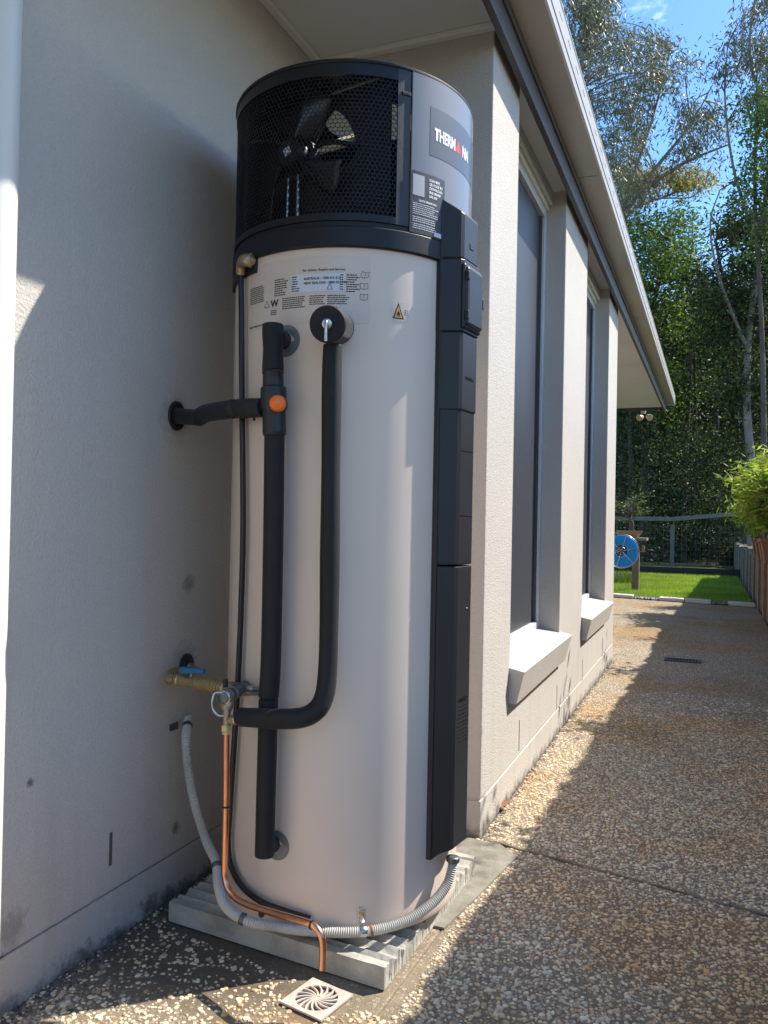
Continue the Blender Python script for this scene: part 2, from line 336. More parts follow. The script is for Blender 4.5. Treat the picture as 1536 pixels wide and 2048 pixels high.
# ---- real pebbles on the near ground (past counting: one piece)
def scatter_pebbles():
    cand = []; n = 150000
    x = rng.uniform(-1.25, .80, n); y = rng.uniform(.75, 5.0, n)
    keep = rng.random(n) < np.clip(1.05-np.clip((y-2.8)/2.2, 0, 1), 0, 1)
    keep &= x < XR+.0
    keep &= ~((x < XW+.004) & (y > 2.42)); keep &= ~((x > -1.19) & (x < -.56) & (y > 1.60-.21*(x+1.17)) & (y < 2.40))
    # mossy bare patch beside the wall and behind it
    dirt = np.clip((-.72-x)/.16, 0, 1)*np.clip((y-1.24+rng.normal(0, .05, n))/.12, 0, 1)*(y < 1.8)
    keep &= rng.random(n) > dirt*.75
    keep &= np.abs(y-(2.411-.226*(x+.56))) > .011
    keep &= ~((np.abs(x+.721)+np.abs(y-1.489) < .10) & (y < 2))
    x, y = x[keep], y[keep]; n = len(x)
    # thin out overlaps with a grid
    gx = np.floor(x/.0069).astype(int); gy = np.floor(y/.0069).astype(int); _, idx = np.unique(gx*100003+gy, return_index=True); x, y = x[idx], y[idx]; n = len(x)
    k = 7; r0 = rng.lognormal(math.log(.0041), .32, n).clip(.0018, .0085); el = rng.uniform(.6, 1., n); rot = rng.uniform(0, math.pi, n); h = r0*rng.uniform(.25, .55, n)
    ang = np.linspace(0, 2*math.pi, k, endpoint=False)[None, :]+rng.normal(0, .16, (n, k)); jit = rng.uniform(.78, 1.18, (n, k))
    def ring(sc, z):
        px = r0[:, None]*jit*np.cos(ang)*sc; py = r0[:, None]*jit*np.sin(ang)*sc*el[:, None]
        X = px*np.cos(rot)[:, None]-py*np.sin(rot)[:, None]+x[:, None]; Y = px*np.sin(rot)[:, None]+py*np.cos(rot)[:, None]+y[:, None]
        return np.stack([X, Y, np.broadcast_to(z, X.shape)], 2)
    tx = rng.normal(0, .12, (n, 1)); 
    a = ring(1., np.full((n, 1), -.0008)); b = ring(.93, (h*.55)[:, None]); c = ring(.62, h[:, None]); 
    V = np.concatenate([a, b, c], 1)  # n,3k,3
    fs = []
    for i in range(k):
        i2 = (i+1) % k; fs += [(i, i2, k+i2, k+i), (k+i, k+i2, 2*k+i2, 2*k+i)]
    quads = np.array(fs); base = (np.arange(n)*3*k)[:, None, None]
    Q = (quads[None]+base).reshape(-1); top = (np.arange(2*k, 3*k)[None]+(np.arange(n)*3*k)[:, None])
    loops = np.concatenate([Q, top.reshape(-1)]); nq = n*len(fs)
    me = bpy.data.meshes.new('pebbles'); me.vertices.add(n*3*k); me.vertices.foreach_set('co', V.reshape(-1).astype(np.float32))
    me.loops.add(len(loops)); me.loops.foreach_set('vertex_index', loops.astype(np.int32)); me.polygons.add(nq+n)
    st = np.concatenate([np.arange(nq)*4, nq*4+np.arange(n)*k]); me.polygons.foreach_set('loop_start', st.astype(np.int32)); me.update(calc_edges=True)
    pal = np.array([(.50,.44,.35), (.58,.53,.43), (.40,.33,.25), (.45,.44,.41), (.66,.61,.52), (.30,.24,.19), (.52,.38,.2), (.36,.30,.27), (.42,.25,.18), (.55,.50,.42)])
    pr = np.array([.16, .18, .12, .12, .14, .08, .05, .06, .02, .07]); pr /= pr.sum()
    ci = rng.choice(len(pal), n, p=pr); cc = np.minimum(.85, pal[ci]*np.array([1.34, 1.20, .98])*rng.uniform(.75, 1.12, (n, 1))); ca = np.concatenate([cc, np.ones((n, 1))], 1); ca = np.repeat(ca, 3*k, 0)
    at_ = me.attributes.new('tint', 'FLOAT_COLOR', 'POINT'); at_.data.foreach_set('color', ca.reshape(-1).astype(np.float32))
    me.polygons.foreach_set('use_smooth', np.zeros(nq+n, bool)); me.materials.append(PEB)
    o = bpy.data.objects.new('pebbles', me); COL.objects.link(o); o['kind'] = 'stuff'; o['label'] = 'cream and tan pebbles set in the near end of the aggregate path'; o['category'] = 'pebbles'
    return n
print('pebbles', scatter_pebbles())

# ---- lawn
lawn = MB(); nx, ny = 30, 40; LX0, LX1, LY0, LY1 = -4.2, .50, 11.3, 22.0
lv = [(LX0+(LX1-LX0)*i/nx, (LY0+.0+(LY1-LY0)*j/ny) - (0.34*(i/nx) if j == 0 else 0)*.6, .012+.012*math.sin(i*.9+j*.7)) for j in range(ny+1) for i in range(nx+1)]
lawn.add(lv, [(j*(nx+1)+i, j*(nx+1)+i+1, (j+1)*(nx+1)+i+1, (j+1)*(nx+1)+i) for j in range(ny) for i in range(nx)])
tag(lawn.build('lawn', TURF, smooth=80, kind='structure'), 'mown green lawn beyond the end of the path', None)
def blades(name, n, xr, yr, hr, w, pal, label, z0=.01, lean=.35):
    x = rng.uniform(*xr, n); y = yr[0]+(yr[1]-yr[0])*rng.random(n)**1.25; h = rng.uniform(*hr, n); a = rng.uniform(0, 2*math.pi, n)
    dx = np.cos(a)*w/2; dy = np.sin(a)*w/2; lx = rng.normal(0, lean, n)*h; ly = rng.normal(0, lean, n)*h
    V = np.stack([np.stack([x-dx, y-dy, np.full(n, z0)], 1), np.stack([x+dx, y+dy, np.full(n, z0)], 1), np.stack([x+lx, y+ly, z0+h], 1)], 1)
    c = np.array(pal)[rng.integers(0, len(pal), n)]*rng.uniform(.75, 1.2, (n, 1))*(1+.22*np.sin(x*3.1+np.sin(y*2.3)*2)*np.sin(y*1.9+x))[:, None]; fast_mesh(name, V.reshape(-1, 3), 3, c, GRASS, None, label, 'grass', 'stuff')
def fast_mesh(name, V, k, cols, material, parent=None, label=None, cat=None, kind=None):
    n = len(V)//k; me = bpy.data.meshes.new(name); me.vertices.add(len(V)); me.vertices.foreach_set('co', np.ascontiguousarray(V, np.float32).reshape(-1))
    me.loops.add(len(V)); me.loops.foreach_set('vertex_index', np.arange(len(V), dtype=np.int32)); me.polygons.add(n); me.polygons.foreach_set('loop_start', (np.arange(n)*k).astype(np.int32)); me.update(calc_edges=True)
    ca = np.repeat(np.concatenate([cols, np.ones((n, 1))], 1), k, 0); a = me.attributes.new('tint', 'FLOAT_COLOR', 'POINT'); a.data.foreach_set('color', ca.reshape(-1).astype(np.float32))
    me.materials.append(material); o = bpy.data.objects.new(name, me); COL.objects.link(o)
    if parent: o.parent = parent
    if label: o['label'] = label
    if cat: o['category'] = cat
    if kind: o['kind'] = kind
    return o
blades('grass', 120000, (-3.2, .50), (11.15, 19.5), (.02, .055), .006, [(.22,.32,.035), (.28,.38,.05), (.17,.27,.03), (.33,.40,.08)], 'short green grass blades of the lawn')

# ---- edging strip: pale pavers with dark pebble patches between
def edgey(x): return 11.18-.232*(x+1.2)+.0
edging = empty('edging', (0, 0, 0)); edging['kind'] = 'structure'; edging['label'] = 'strip of pale pavers and dark pebbles between path and lawn'
px_ = [(-1.95, -1.5), (-1.42, -.95), (-.62, -.16), (-.14, .10) if False else (-.14, .0), (.17, .50)]
pv = [(-2.4, -1.62), (-1.60, -.93), (-.60, -.30), (-.285, .02), (.22, .52)]
for a, b in pv:
    m = MB(); y0, y1 = edgey(a), edgey(b); m.add([(a, y0-.01, 0.004), (b, y1-.01, 0.004), (b, y1+.20, 0.004), (a, y0+.20, 0.004), (a, y0-.01, .045), (b, y1-.01, .045), (b, y1+.20, .045), (a, y0+.20, .045)],
        [(0,3,2,1),(4,5,6,7),(0,1,5,4),(1,2,6,5),(2,3,7,6),(3,0,4,7)]); m.build('paver', LAVER, edging, bevel=.006)
def rocks(name, n, fx, r_, pal, label, mat_=PEB, z=.01, kind='stuff', cat='pebbles', parent=None):
    bm_v = []; cols = []; 
    for i in range(n):
        x, y, zz = fx(); rr = r_*random.uniform(.6, 1.4); c = pal[random.randrange(len(pal))]
        P = []
        for a, b in ((0, 1), (1, 0), (0, -1), (-1, 0)): P.append(np.array([a*rr*random.uniform(.7, 1.3), b*rr*random.uniform(.7, 1.3), random.uniform(-.2, .2)*rr]))
        t = np.array([0, 0, rr*.7]); d = np.array([0, 0, -rr*.5]); o_ = np.array([x, y, zz])
        for k in range(4):
            for q in ((P[k], P[(k+1) % 4], t), (P[(k+1) % 4], P[k], d)): bm_v += [o_+v for v in q]; cols.append(c)
    return fast_mesh(name, np.array(bm_v), 3, np.array(cols), mat_, parent, label, cat, kind)
def fx_edge():
    a, b = random.choice([(-.93, -.60), (-.93, -.60), (.02, .22), (-2.6, -2.4)]); x = random.uniform(a, b); return x, edgey(x)+random.uniform(.0, .2), .015
rocks('pebbles', 420, fx_edge, .022, [(.16,.17,.19), (.30,.31,.33), (.09,.10,.12)], 'dark grey pebbles between the pale edging pavers')
# dark debris along the foot of the walls
def fx_deb():
    if random.random() < .5:
        y = random.uniform(.6, 2.0); return -1.25+abs(random.gauss(0, .028)), y, .0
    y = random.uniform(2.43, 6.0); return XW+abs(random.gauss(0, .012)), y, .0
rocks('debris', 1500, fx_deb, .0055, [(.07,.06,.05), (.11,.09,.07), (.2,.16,.11), (.05,.045,.04)], 'dark grit and crumbs gathered along the foot of the house walls', cat='debris')

# ---- house
house = empty('house', (-1.25, 2.4, 0)); tag(house, 'single storey grey rendered house with tall narrow windows and beige gutter', 'house')
def hp(m, name, mt, **k): return m.build(name, mt, house, **k)
LW = -1.252; YB = 2.426; YE = 6.05
w = [2.79, 3.788, 4.49, 5.53]; SZ = .455
m = MB(); m.box(-1.50, LW, -3, YB, .1185, 2.9); hp(m, 'wall', STUC)
m = MB(); m.box(-1.50, LW, -3, YB, -.04, .1125); hp(m, 'wall', STUC)
m = MB(); m.box(-1.50, LW-.006, -3, YB, .1125, .1185); hp(m, 'mortar_joint', STUC)
comb = [(YB, .1185), (YE, .1185), (YE, 2.62), (w[3], 2.62), (w[3], SZ), (w[2], SZ), (w[2], 2.62), (w[1], 2.62), (w[1], SZ), (w[0], SZ), (w[0], 2.62), (YB, 2.62)]
n = len(comb); m = MB(); m.add([(XW, y, z) for y, z in comb]+[(-1.252-.2, y, z) for y, z in comb], [tuple(range(n)), tuple(range(2*n-1, n-1, -1))]+[(i, (i+1) % n, n+(i+1) % n, n+i) for i in range(n)])
hp(m, 'wall', STUC, bevel=.004)
m = MB(); m.box(-1.45, XW, YB, YE, -.04, .1125); hp(m, 'wall', STUC, bevel=.003)
m = MB(); m.box(-1.45, XW-.005, YB+.005, YE-.005, .1125, .1185); hp(m, 'mortar_joint', STUC)
m = MB(); m.box(-1.72, -1.6, 6.05, 11.2, -.04, 2.55); hp(m, 'wall', STUC)
wh0 = None
for y, z in ((2.96, .19), (3.75, .175), (4.55, .17), (5.45, .17)):
    m = MB(); m.box(XW-.001, XW+.0012, y-.003, y+.003, z-.058, z+.055); hp(m, 'weep_hole', SLOT)
m = MB(); m.box(LW-.001, LW+.0012, 1.478, 1.487, .175, .25); hp(m, 'weep_hole', SLOT)
# windows
for (a, b) in ((w[0], w[1]), (w[2], w[3])):
    x0 = -.734; zt = 2.40; m = MB()
    for (ya, yb, za, zb) in ((a, a+.035, SZ+.06, zt), (b-.035, b, SZ+.06, zt), (a, b, SZ+.0, SZ+.06), (a, b, zt, zt+.035)): m.box(x0-.06, x0, ya, yb, za, zb)
    wi = hp(m, 'window', ALU, bevel=.003)
    m = MB(); m.box(x0-.04, x0-.022, a+.035, b-.035, SZ+.06, zt); o = m.build('flyscreen', SCREEN, wi)
    m = MB()
    for (ya, yb, za, zb) in ((a+.035, a+.05, SZ+.06, zt), (b-.05, b-.035, SZ+.06, zt)): m.box(x0-.022, x0-.012, ya, yb, za, zb)
    m.build('screen_frame', SLOT, wi)
    m = MB(); m.box(x0-.06, x0+.012, a, b, zt+.035, 2.54); m.build('head_strip', WHT, wi, bevel=.004)
    m = MB(); m.box(x0+.012, x0+.03, a, b, 2.46, 2.54); m.build('head_moulding', WHT, wi, bevel=.006)
    # sill: sloping top, battered front and angled ends
    y0, y1 = a-.012, b+.035; m = MB()
    P = [(x0+.001, y0, SZ+.028), (-.588, y0, SZ), (-.613, y0+.008, SZ-.115), (XW-.01, y0+.01, SZ-.115), (x0+.001, y0, SZ-.02)]
    Q = [(x, (y1-(y-y0)*3), z) for x, y, z in P]
    # keep the sill inside the opening behind the wall face
    m.add([(XW-.004, y0, SZ+.012), (-.588, y0, SZ), (-.615, y0+.004, SZ-.115), (XW-.004, y0+.004, SZ-.115),
           (XW-.004, y1, SZ+.012), (-.588, y1, SZ), (-.615, y1-.03, SZ-.115), (XW-.004, y1-.03, SZ-.115)], [(0,1,2,3),(7,6,5,4),(0,4,5,1),(1,5,6,2),(2,6,7,3),(3,7,4,0)])
    m.add([(x0+.001, a+.001, SZ+.001), (XW-.004, a+.001, SZ+.001), (XW-.004, a+.001, SZ+.0118), (x0+.001, a+.001, SZ+.03), (x0+.001, b-.001, SZ+.001), (XW-.004, b-.001, SZ+.001), (XW-.004, b-.001, SZ+.0118), (x0+.001, b-.001, SZ+.03)],
          [(0,1,2,3),(7,6,5,4),(0,4,5,1),(1,5,6,2),(2,6,7,3),(3,7,4,0)])
    hp(m, 'window_sill', STUC, bevel=.002)
def shear(m):                     # the eaves line climbs very slightly away from the camera
    m.v = [(x, y, z+kx(y)) for x, y, z in m.v]; return m
EY = 11.9
m = MB(); m.box(-4, -.621, -3, 8.44, 2.482, 2.492); hp(shear(m), 'soffit', SOF)
m = MB(); m.box(-4, -.621, 8.446, EY-.12, 2.482, 2.492); hp(shear(m), 'soffit', SOF)
m = MB(); m.box(LW, LW+.028, -3, YB, 2.464, 2.482); hp(shear(m), 'cover_strip', SOF, bevel=.004)
m = MB(); m.box(LW+.028, -.621, YB-.03, YB, 2.464, 2.482); hp(shear(m), 'cover_strip', SOF, bevel=.004)
m = MB(); m.box(-.621, -.598, -3, EY, 2.422, 2.70); hp(shear(m), 'fascia', FASC, bevel=.002)
m = MB(); m.box(-.598, -.590, -3, EY, 2.50, 2.70); hp(shear(m), 'fascia_trim', FASC)
m = MB(); m.box(-4, -.621, EY-.12, EY-.10, 2.44, 2.70); hp(shear(m), 'fascia', FASC)
# gutter: pieces with a joint, profile in x-z
def gutter_piece(y0, y1):
    pr = [(a_+.010 if a_ > -.55 else a_, b_-.036) for a_, b_ in [(-.590, 2.568), (-.500, 2.566), (-.4935, 2.572), (-.4935, 2.605), (-.4905, 2.608), (-.4905, 2.645), (-.4935, 2.648), (-.4935, 2.694), (-.4905, 2.698), (-.4935, 2.712), (-.503, 2.712), (-.503, 2.60), (-.582, 2.60), (-.590, 2.70)]]
    k = len(pr); m = MB(); m.add([(x, y0, z) for x, z in pr]+[(x, y1, z) for x, z in pr], [tuple(range(k)), tuple(range(2*k-1, k-1, -1))]+[(i, (i+1) % k, k+(i+1) % k, k+i) for i in range(k)])
    return hp(shear(m), 'gutter', GUT)
for yj in (1.5, 6.6, 9.4):
    m = MB(); m.box(-.5898, -.4838, yj, yj+.022, 2.5275, 2.5315); hp(shear(m), 'gutter_bracket', GUT)
gutter_piece(-3, 3.78); gutter_piece(3.788, EY+.08)
m = MB()
for i in range(70):
    y = -.5+i*.175; m.box(-.4836-.0030, -.4825-.0002, y, y+.055, 2.619, 2.625)
hp(shear(m), 'overflow_slots', SLOT, kind='stuff')
m = MB(); m.box(-.596, -.4785, EY+.08, EY+.084, 2.524, 2.68); hp(shear(m), 'gutter_end_cap', GUT)
m = MB(); m.add([(-.53, -3, 2.74), (-.53, EY+.1, 2.74+kx(EY)), (-4.5, EY+.1, 4.2), (-4.5, -3, 4.1), (-.53, -3, 2.76), (-.53, EY+.1, 2.76+kx(EY)), (-4.5, EY+.1, 4.22), (-4.5, -3, 4.12)], [(0,3,2,1),(4,5,6,7),(0,1,5,4),(1,2,6,5),(2,3,7,6),(3,0,4,7)])
hp(m, 'roof', ROOFM)
adopt(house)
# downpipe at the left edge
pc = onpl(42, 500, 0, -1.2); px0, py0 = -1.206, 1.073
dp = empty('downpipe', (px0, py0, 0)); tag(dp, 'round cream painted downpipe fixed to the left wall', 'downpipe')
m = MB(); m.tube([(px0, py0, 0.0), (px0, py0, 2.50)], .044, 40); m.build('pipe', WHT, dp, smooth=50)
adopt(dp)

# ================================================================== WATER HEATER
wh = empty('water_heater', (T[0], T[1], .09)); tag(wh, 'tall beige heat pump water heater with black perforated fan housing, standing on concrete slab', 'water heater')
def wp(m, name, mt, parent=None, **k): return m.build(name, mt, parent or wh, **k)
TR = .291; ZB = .060; ZC = 1.578; ZT = 1.975
m = MB(); m.lathe((T[0], T[1], 0), (0, 0, 1), [(ZB-.006, TR-.02), (ZB, TR-.004), (ZB+.006, TR), (ZB+.02, TR), (1.0, TR), (ZC-.01, TR)], 128)
m.f = m.f; wp(m, 'tank_jacket', TANK, smooth=40)
m = MB(); 
m = MB(); m.shell(-200, 160, ZC-.012, ZC+.034, TR-.02, TR+.009, 150); wp(m, 'base_ring', BLK, smooth=40, bevel=.003)
m = MB(); m.shell(-200, 160, ZC+.034, ZC+.046, TR-.02, TR+.002, 150); wp(m, 'ring_step', BLK, smooth=40)
# cap
m = MB(); m.shell(-40.5, 70, ZC+.0345, ZT-.002, TR+.0035, TR+.0085, 60); wp(m, 'cover_panel', PANEL, smooth=40, bevel=.0015)
m = MB(); m.shell(-47, -41.0, ZC+.0465, ZT-.004, TR+.000, TR+.006, 4); wp(m, 'grille_frame', BLKT, smooth=40)
for za, zb in ((ZC+.0465, ZC+.062), (1.944, ZT-.004)): wp(MB().shell(-230, -47, za, zb, TR+.000, TR+.006, 90), 'grille_band', BLK, smooth=40)
m = MB(); m.shell(-291, -212, ZC+.047, 1.944, TR+.000, TR+.006, 10); wp(m, 'rear_panel', BLK, smooth=40)
# perforated sheet: every hexagonal hole is real
def grille():
    p = .0104; dz = p*math.sqrt(3)/2; z0, z1 = ZC+.058, 1.948; rr = TR+.0032; daz = math.degrees(p/rr); hole = p*.5*.86*1.1547
    V = []; F = []; cell = p/math.sqrt(3)
    rows = int((z1-z0)/dz); cols = int((166)/daz)
    for j in range(rows+1):
        for i in range(cols+1):
            a0 = -46.6-(i+(.5 if j % 2 else 0))*daz; zc = z0+j*dz
            if a0 < -213: continue
            b = len(V)
            for k in range(6):
                q = math.pi/6+k*math.pi/3
                V.append(tuple(C3(a0+math.degrees(cell*math.cos(q)/rr), rr, zc+cell*math.sin(q))))
            for k in range(6):
                q = math.pi/6+k*math.pi/3
                V.append(tuple(C3(a0+math.degrees(hole*math.cos(q)/rr), rr, zc+hole*math.sin(q))))
            for k in range(6):
                k2 = (k+1) % 6; F.append((b+k, b+k2, b+6+k2, b+6+k))
    me = bpy.data.meshes.new('grille'); me.from_pydata(V, [], F); me.materials.append(BLK); o = bpy.data.objects.new('grille', me); COL.objects.link(o); o.parent = wh
    sm = o.modifiers.new('sheet', 'SOLIDIFY'); sm.thickness = .0012; sm.offset = 0
    return o
grille()
m = MB(); m.shell(-200, 160, ZT-.004, ZT+.004, TR-.03, TR+.009, 150); wp(m, 'rim', BLK, smooth=40, bevel=.002)
# lid with an added hole that lets sun reach the cream panel
m = MB(); K = 72
for zz in (ZT-.010, ZT-.005):
    m.v += [(T[0]+(TR-.001)*math.cos(2*math.pi*k/K), T[1]+(TR-.001)*math.sin(2*math.pi*k/K), zz) for k in range(K)]+[(T[0]+.05+.112*math.cos(2*math.pi*k/K), T[1]-.02+.112*math.sin(2*math.pi*k/K), zz) for k in range(K)]
for k in range(K):
    k2 = (k+1) % K; m.f += [(k, k2, K+k2, K+k), (2*K+k, 3*K+k, 3*K+k2, 2*K+k2), (k, 2*K+k, 2*K+k2, k2), (K+k, K+k2, 3*K+k2, 3*K+k)]
wp(m, 'lid', BLK, smooth=40)
m = MB(); m.lathe((T[0], T[1], 0), (0, 0, 1), [(ZC+.0, TR-.002), (ZC+.02, TR-.002)], 96); wp(m, 'deck', DARK, smooth=40)
m = MB(); m.shell(-20, 212, ZC+.05, ZT-.011, TR-.006, TR-.002, 90); wp(m, 'liner', DARK, smooth=40)
m = MB(); m.box(T[0]-.20, T[0]-.19, T[1]-.20, T[1]+.20, ZC+.03, ZT-.012); wp(m, 'light_baffle', DARK)  # added inside to keep sun from leaking through the grille onto the wall
# small slot (latch) on frame
c = C3(-43.2, TR+.0062, 1.918); rad = np.array([math.cos(R(-43.2)), math.sin(R(-43.2)), 0]); tg = np.array([-rad[1], rad[0], 0])
m = MB(); m.obox(c, tg, (0, 0, 1), rad, .0115, .0045, .002); wp(m, 'latch_slot', DARK, bevel=.0035)
# fan assembly
fa = -101; fr = np.array([math.cos(R(fa)), math.sin(R(fa)), 0]); ft = np.array([-fr[1], fr[0], 0]); up = np.array([0, 0, 1.])
hub = oncyl(578, 305, .23); fh = hub-np.array([0, 0, 0.0])
ctr = fh - fr*((np.r_[fh[:2]-T, 0]@fr)-.205); ctr[2] = fh[2]
ctr = np.array([T[0], T[1], fh[2]])+fr*.205+ft*float((np.r_[fh[:2]-T, 0])@ft)
# shroud plate with a leaf-shaped window, built as rings of quads between window outline and plate edge
def P2(a, b, d=0): return ctr+ft*a+up*b+fr*(-.035+d)
lat0 = float((np.r_[fh[:2]-T, 0])@ft)
def onshroud(px, py, d=0.):       # lateral / vertical position on the fan plate of a point seen in the photograph
    o = ctr+fr*(-.035+d); dd = ray(px, py); h = CAM+dd*(((o-CAM)@fr)/(dd@fr)); return float((h-ctr)@ft), float(h[2]-ctr[2])
WO = [onshroud(*p) for p in ((714, 292), (709, 268), (697, 242), (683, 228), (673, 221), (663, 230), (650, 250), (641, 266), (634, 284), (636, 298), (641, 318), (652, 329), (668, 334), (686, 333), (702, 324), (711, 311))]
WO = [tuple(p[:2]) for p in spline([(a_, b_, 0) for a_, b_ in WO+WO[:1]], 3)][:-1]
W0 = tuple(np.mean(WO, axis=0))
K = len(WO); m = MB(); A = [P2(*p) for p in WO]
def rect(a_, b_):
    c_, s_ = a_-W0[0], b_-W0[1]; hx0, hx1, hy0, hy1 = -.222-lat0-W0[0], .222-lat0-W0[0], -.20, ZT-.013-ctr[2]-W0[1]
    t = min((hx1 if c_ > 0 else hx0)/c_ if abs(c_) > 1e-6 else 9e9, (hy1 if s_ > 0 else hy0)/s_ if abs(s_) > 1e-6 else 9e9); return W0[0]+c_*t, W0[1]+s_*t
B_ = [P2(*rect(*p)) for p in WO]
m.add(A+B_, [(k, (k+1) % K, K+(k+1) % K, K+k) for k in range(K)])
shroud = wp(m, 'fan_shroud', DARK); smod = shroud.modifiers.new('t', 'SOLIDIFY'); smod.thickness = .003
# cream panel added behind the opening, tilted to catch sun through the lid hole
o_ = ctr-fr*.105; dd = ray(680, 282); cc = CAM+dd*(((o_-CAM)@fr)/(dd@fr))
nrm = fr*.55+up*.84; nrm /= np.linalg.norm(nrm)
m = MB(); m.obox(cc-up*.006, ft, np.cross(nrm, ft), nrm, .075, .085, .008); wp(m, 'sun_catch_panel', CREAM, bevel=.006)
arc = [P2(*onshroud(*p), .006) for p in ((628, 300), (640, 293), (655, 288), (675, 286), (695, 289), (722, 296))]; m = MB(); m.tube(spline(arc, 4), .0058, 8); wp(m, 'guard_wire', BLK, smooth=60)
fan = wp(MB().lathe(ctr-fr*.01, fr, [(0, .036), (.03, .036), (.038, .03), (.04, .012)], 32), 'fan', BLK, smooth=40)
m = MB(); m.lathe(ctr-fr*.03, fr, [(0, .048), (.02, .048)], 24); wp(m, 'motor', BLKT, fan, smooth=40)
for b in range(4):
    q0 = R(-48+90*b+(6 if b == 1 else 0)); m = MB(); rows = []
    for i in range(9):
        rr = .034+.126*i/8; wd = .22+.18*math.sin(i/8*math.pi*.62); sweep = .28*i/8; row = []
        for j in range(7):
            a = q0+sweep+(j/6-.5)*wd*2*.62; tw = (j/6-.5)*.045*(1-.3*i/8)
            row.append(ctr+ft*rr*math.cos(a)+up*rr*math.sin(a)+fr*(.008+tw))
        rows.append(row)
    m.add([p for r_ in rows for p in r_], [(i*7+j, i*7+j+1, (i+1)*7+j+1, (i+1)*7+j) for i in range(8) for j in range(6)])
    o = m.build('fan_blade', FANM, fan, smooth=60); sm = o.modifiers.new('t', 'SOLIDIFY'); sm.thickness = .0015
m = MB(); 
for s_ in (-.03, .0): m.tube([ctr+ft*(s_)-fr*.012-up*.04, ctr+ft*(s_*1.1)-fr*.012-up*.165], .0045, 8)
wp(m, 'motor_bracket', STEEL, smooth=50)
m = MB(); m.obox(ctr+fr*.031, ft+up*.5, up-ft*.5, fr, .009, .009, .0008); m.build('hub_sticker', WLAB, fan)
# notch piece below the ring at the left where the relief elbow leaves
m = MB(); m.shell(-152, -113.5, ZC-.045, ZC-.012, TR+.000, TR+.008, 20); wp(m, 'ring_skirt', BLK, smooth=40, bevel=.002)

# --- flat print on the jacket
def decal(az0, az1, z0, z1, mt, name, rr=TR+.0006, parent=None):
    m = MB(); n = max(2, int(abs(az1-az0)/1.5)); 
    m.add([C3(az0+(az1-az0)*i/n, rr, z) for z in (z0, z1) for i in range(n+1)], [(i, i+1, n+2+i, n+1+i) for i in range(n)])
    return wp(m, name, mt, parent, smooth=80)
def bars(az0, az1, ztop, rows, dz, mt, parent, rr=TR+.0011, name='small_print', hgt=.5, ragged=.25, name2=None):
    m = MB()
    for k in range(rows):
        z = ztop-k*dz; a = az0; end = az1-(az1-az0)*random.random()*ragged
        while a < end:
            wdt = random.uniform(.25, 1.25)
            b = min(a+wdt, az1); m.add([C3(a, rr, z-dz*hgt), C3(b, rr, z-dz*hgt), C3(b, rr, z), C3(a, rr, z)], [(0, 1, 2, 3)]); a = b+.22
    o = wp(m, name, mt, parent); o['kind'] = 'stuff'; return o
def ctext(s, az, z, size, mt, parent=None, rr=TR+.0012, bold=.0, xs=1., name='lettering', align='LEFT'):
    cu = bpy.data.curves.new('t', 'FONT'); cu.body = s; cu.size = size; cu.offset = bold; cu.align_x = align; cu.resolution_u = 3
    ob = bpy.data.objects.new('t', cu); COL.objects.link(ob); bpy.context.view_layer.update()
    me = bpy.data.meshes.new_from_object(ob.evaluated_get(bpy.context.evaluated_depsgraph_get())); bpy.data.objects.remove(ob); bpy.data.curves.remove(cu)
    bm = bmesh.new(); bm.from_mesh(me); bmesh.ops.triangulate(bm, faces=bm.faces)
    L = [v.co.x*xs for v in bm.verts]
    for v in bm.verts: v.co = Vector(C3(az+math.degrees(v.co.x*xs/rr), rr, z+v.co.y))
    bm.to_mesh(me); bm.free(); me.name = name; me.materials.clear(); me.materials.append(mt)
    o = bpy.data.objects.new(name, me); COL.objects.link(o); o.parent = parent or wh; return o
lab = decal(-119.5, -57.5, 1.40, 1.548, CLAB, 'rating_label'); lab['label'] = 'clear rating label with small black print'
wl = decal(-93.2, -68.6, 1.470, 1.510, WLAB, 'white_panel', TR+.0009, lab) if False else decal(-93.2, -68.6, 1.470, 1.510, WLAB, 'white_label', TR+.0012)
ctext('For Advice, Repairs and Service:', -87.5, 1.5155, .0075, BPRINT, lab, bold=.0001)
ctext('AUSTRALIA - 1300 412 612', -86.8, 1.4965, .0076, BPRINT, wl, TR+.0018, bold=.00018, xs=.95)
ctext('NEW ZEALAND - 0800 001 999', -86.8, 1.4865, .0076, BPRINT, wl, TR+.0018, bold=.00018, xs=.95)
bars(-92.6, -88.8, 1.5065, 7, .0052, BPRINT, wl, TR+.0018, ragged=.5); bars(-70.6, -69.2, 1.5065, 7, .0052, BPRINT, wl, TR+.0018, ragged=.1)
bars(-102, -94.2, 1.506, 8, .0050, BPRINT, lab, ragged=.4); bars(-67.8, -62.0, 1.507, 8, .0052, BPRINT, lab, ragged=.4)
bars(-119, -108.5, 1.500, 9, .0044, BPRINT, lab, ragged=.1); bars(-97.5, -86, 1.4615, 6, .0045, BPRINT, lab, ragged=.2)
bars(-84, -77, 1.4615, 5, .0045, BPRINT, lab, ragged=.2); bars(-76, -66.5, 1.4615, 5, .0045, BPRINT, lab, ragged=.2)
ctext('HEAT PUMP WATER HEATER', -119, 1.407, .0062, BPRINT, lab, bold=.00015); ctext('RELIEF VALVE', -79.5, 1.4305, .0068, BPRINT, lab, bold=.0001)
ctext('W', -104, 1.446, .021, BPRINT, lab, bold=.0008); bars(-104, -100.5, 1.438, 3, .0042, BPRINT, lab, ragged=.1)
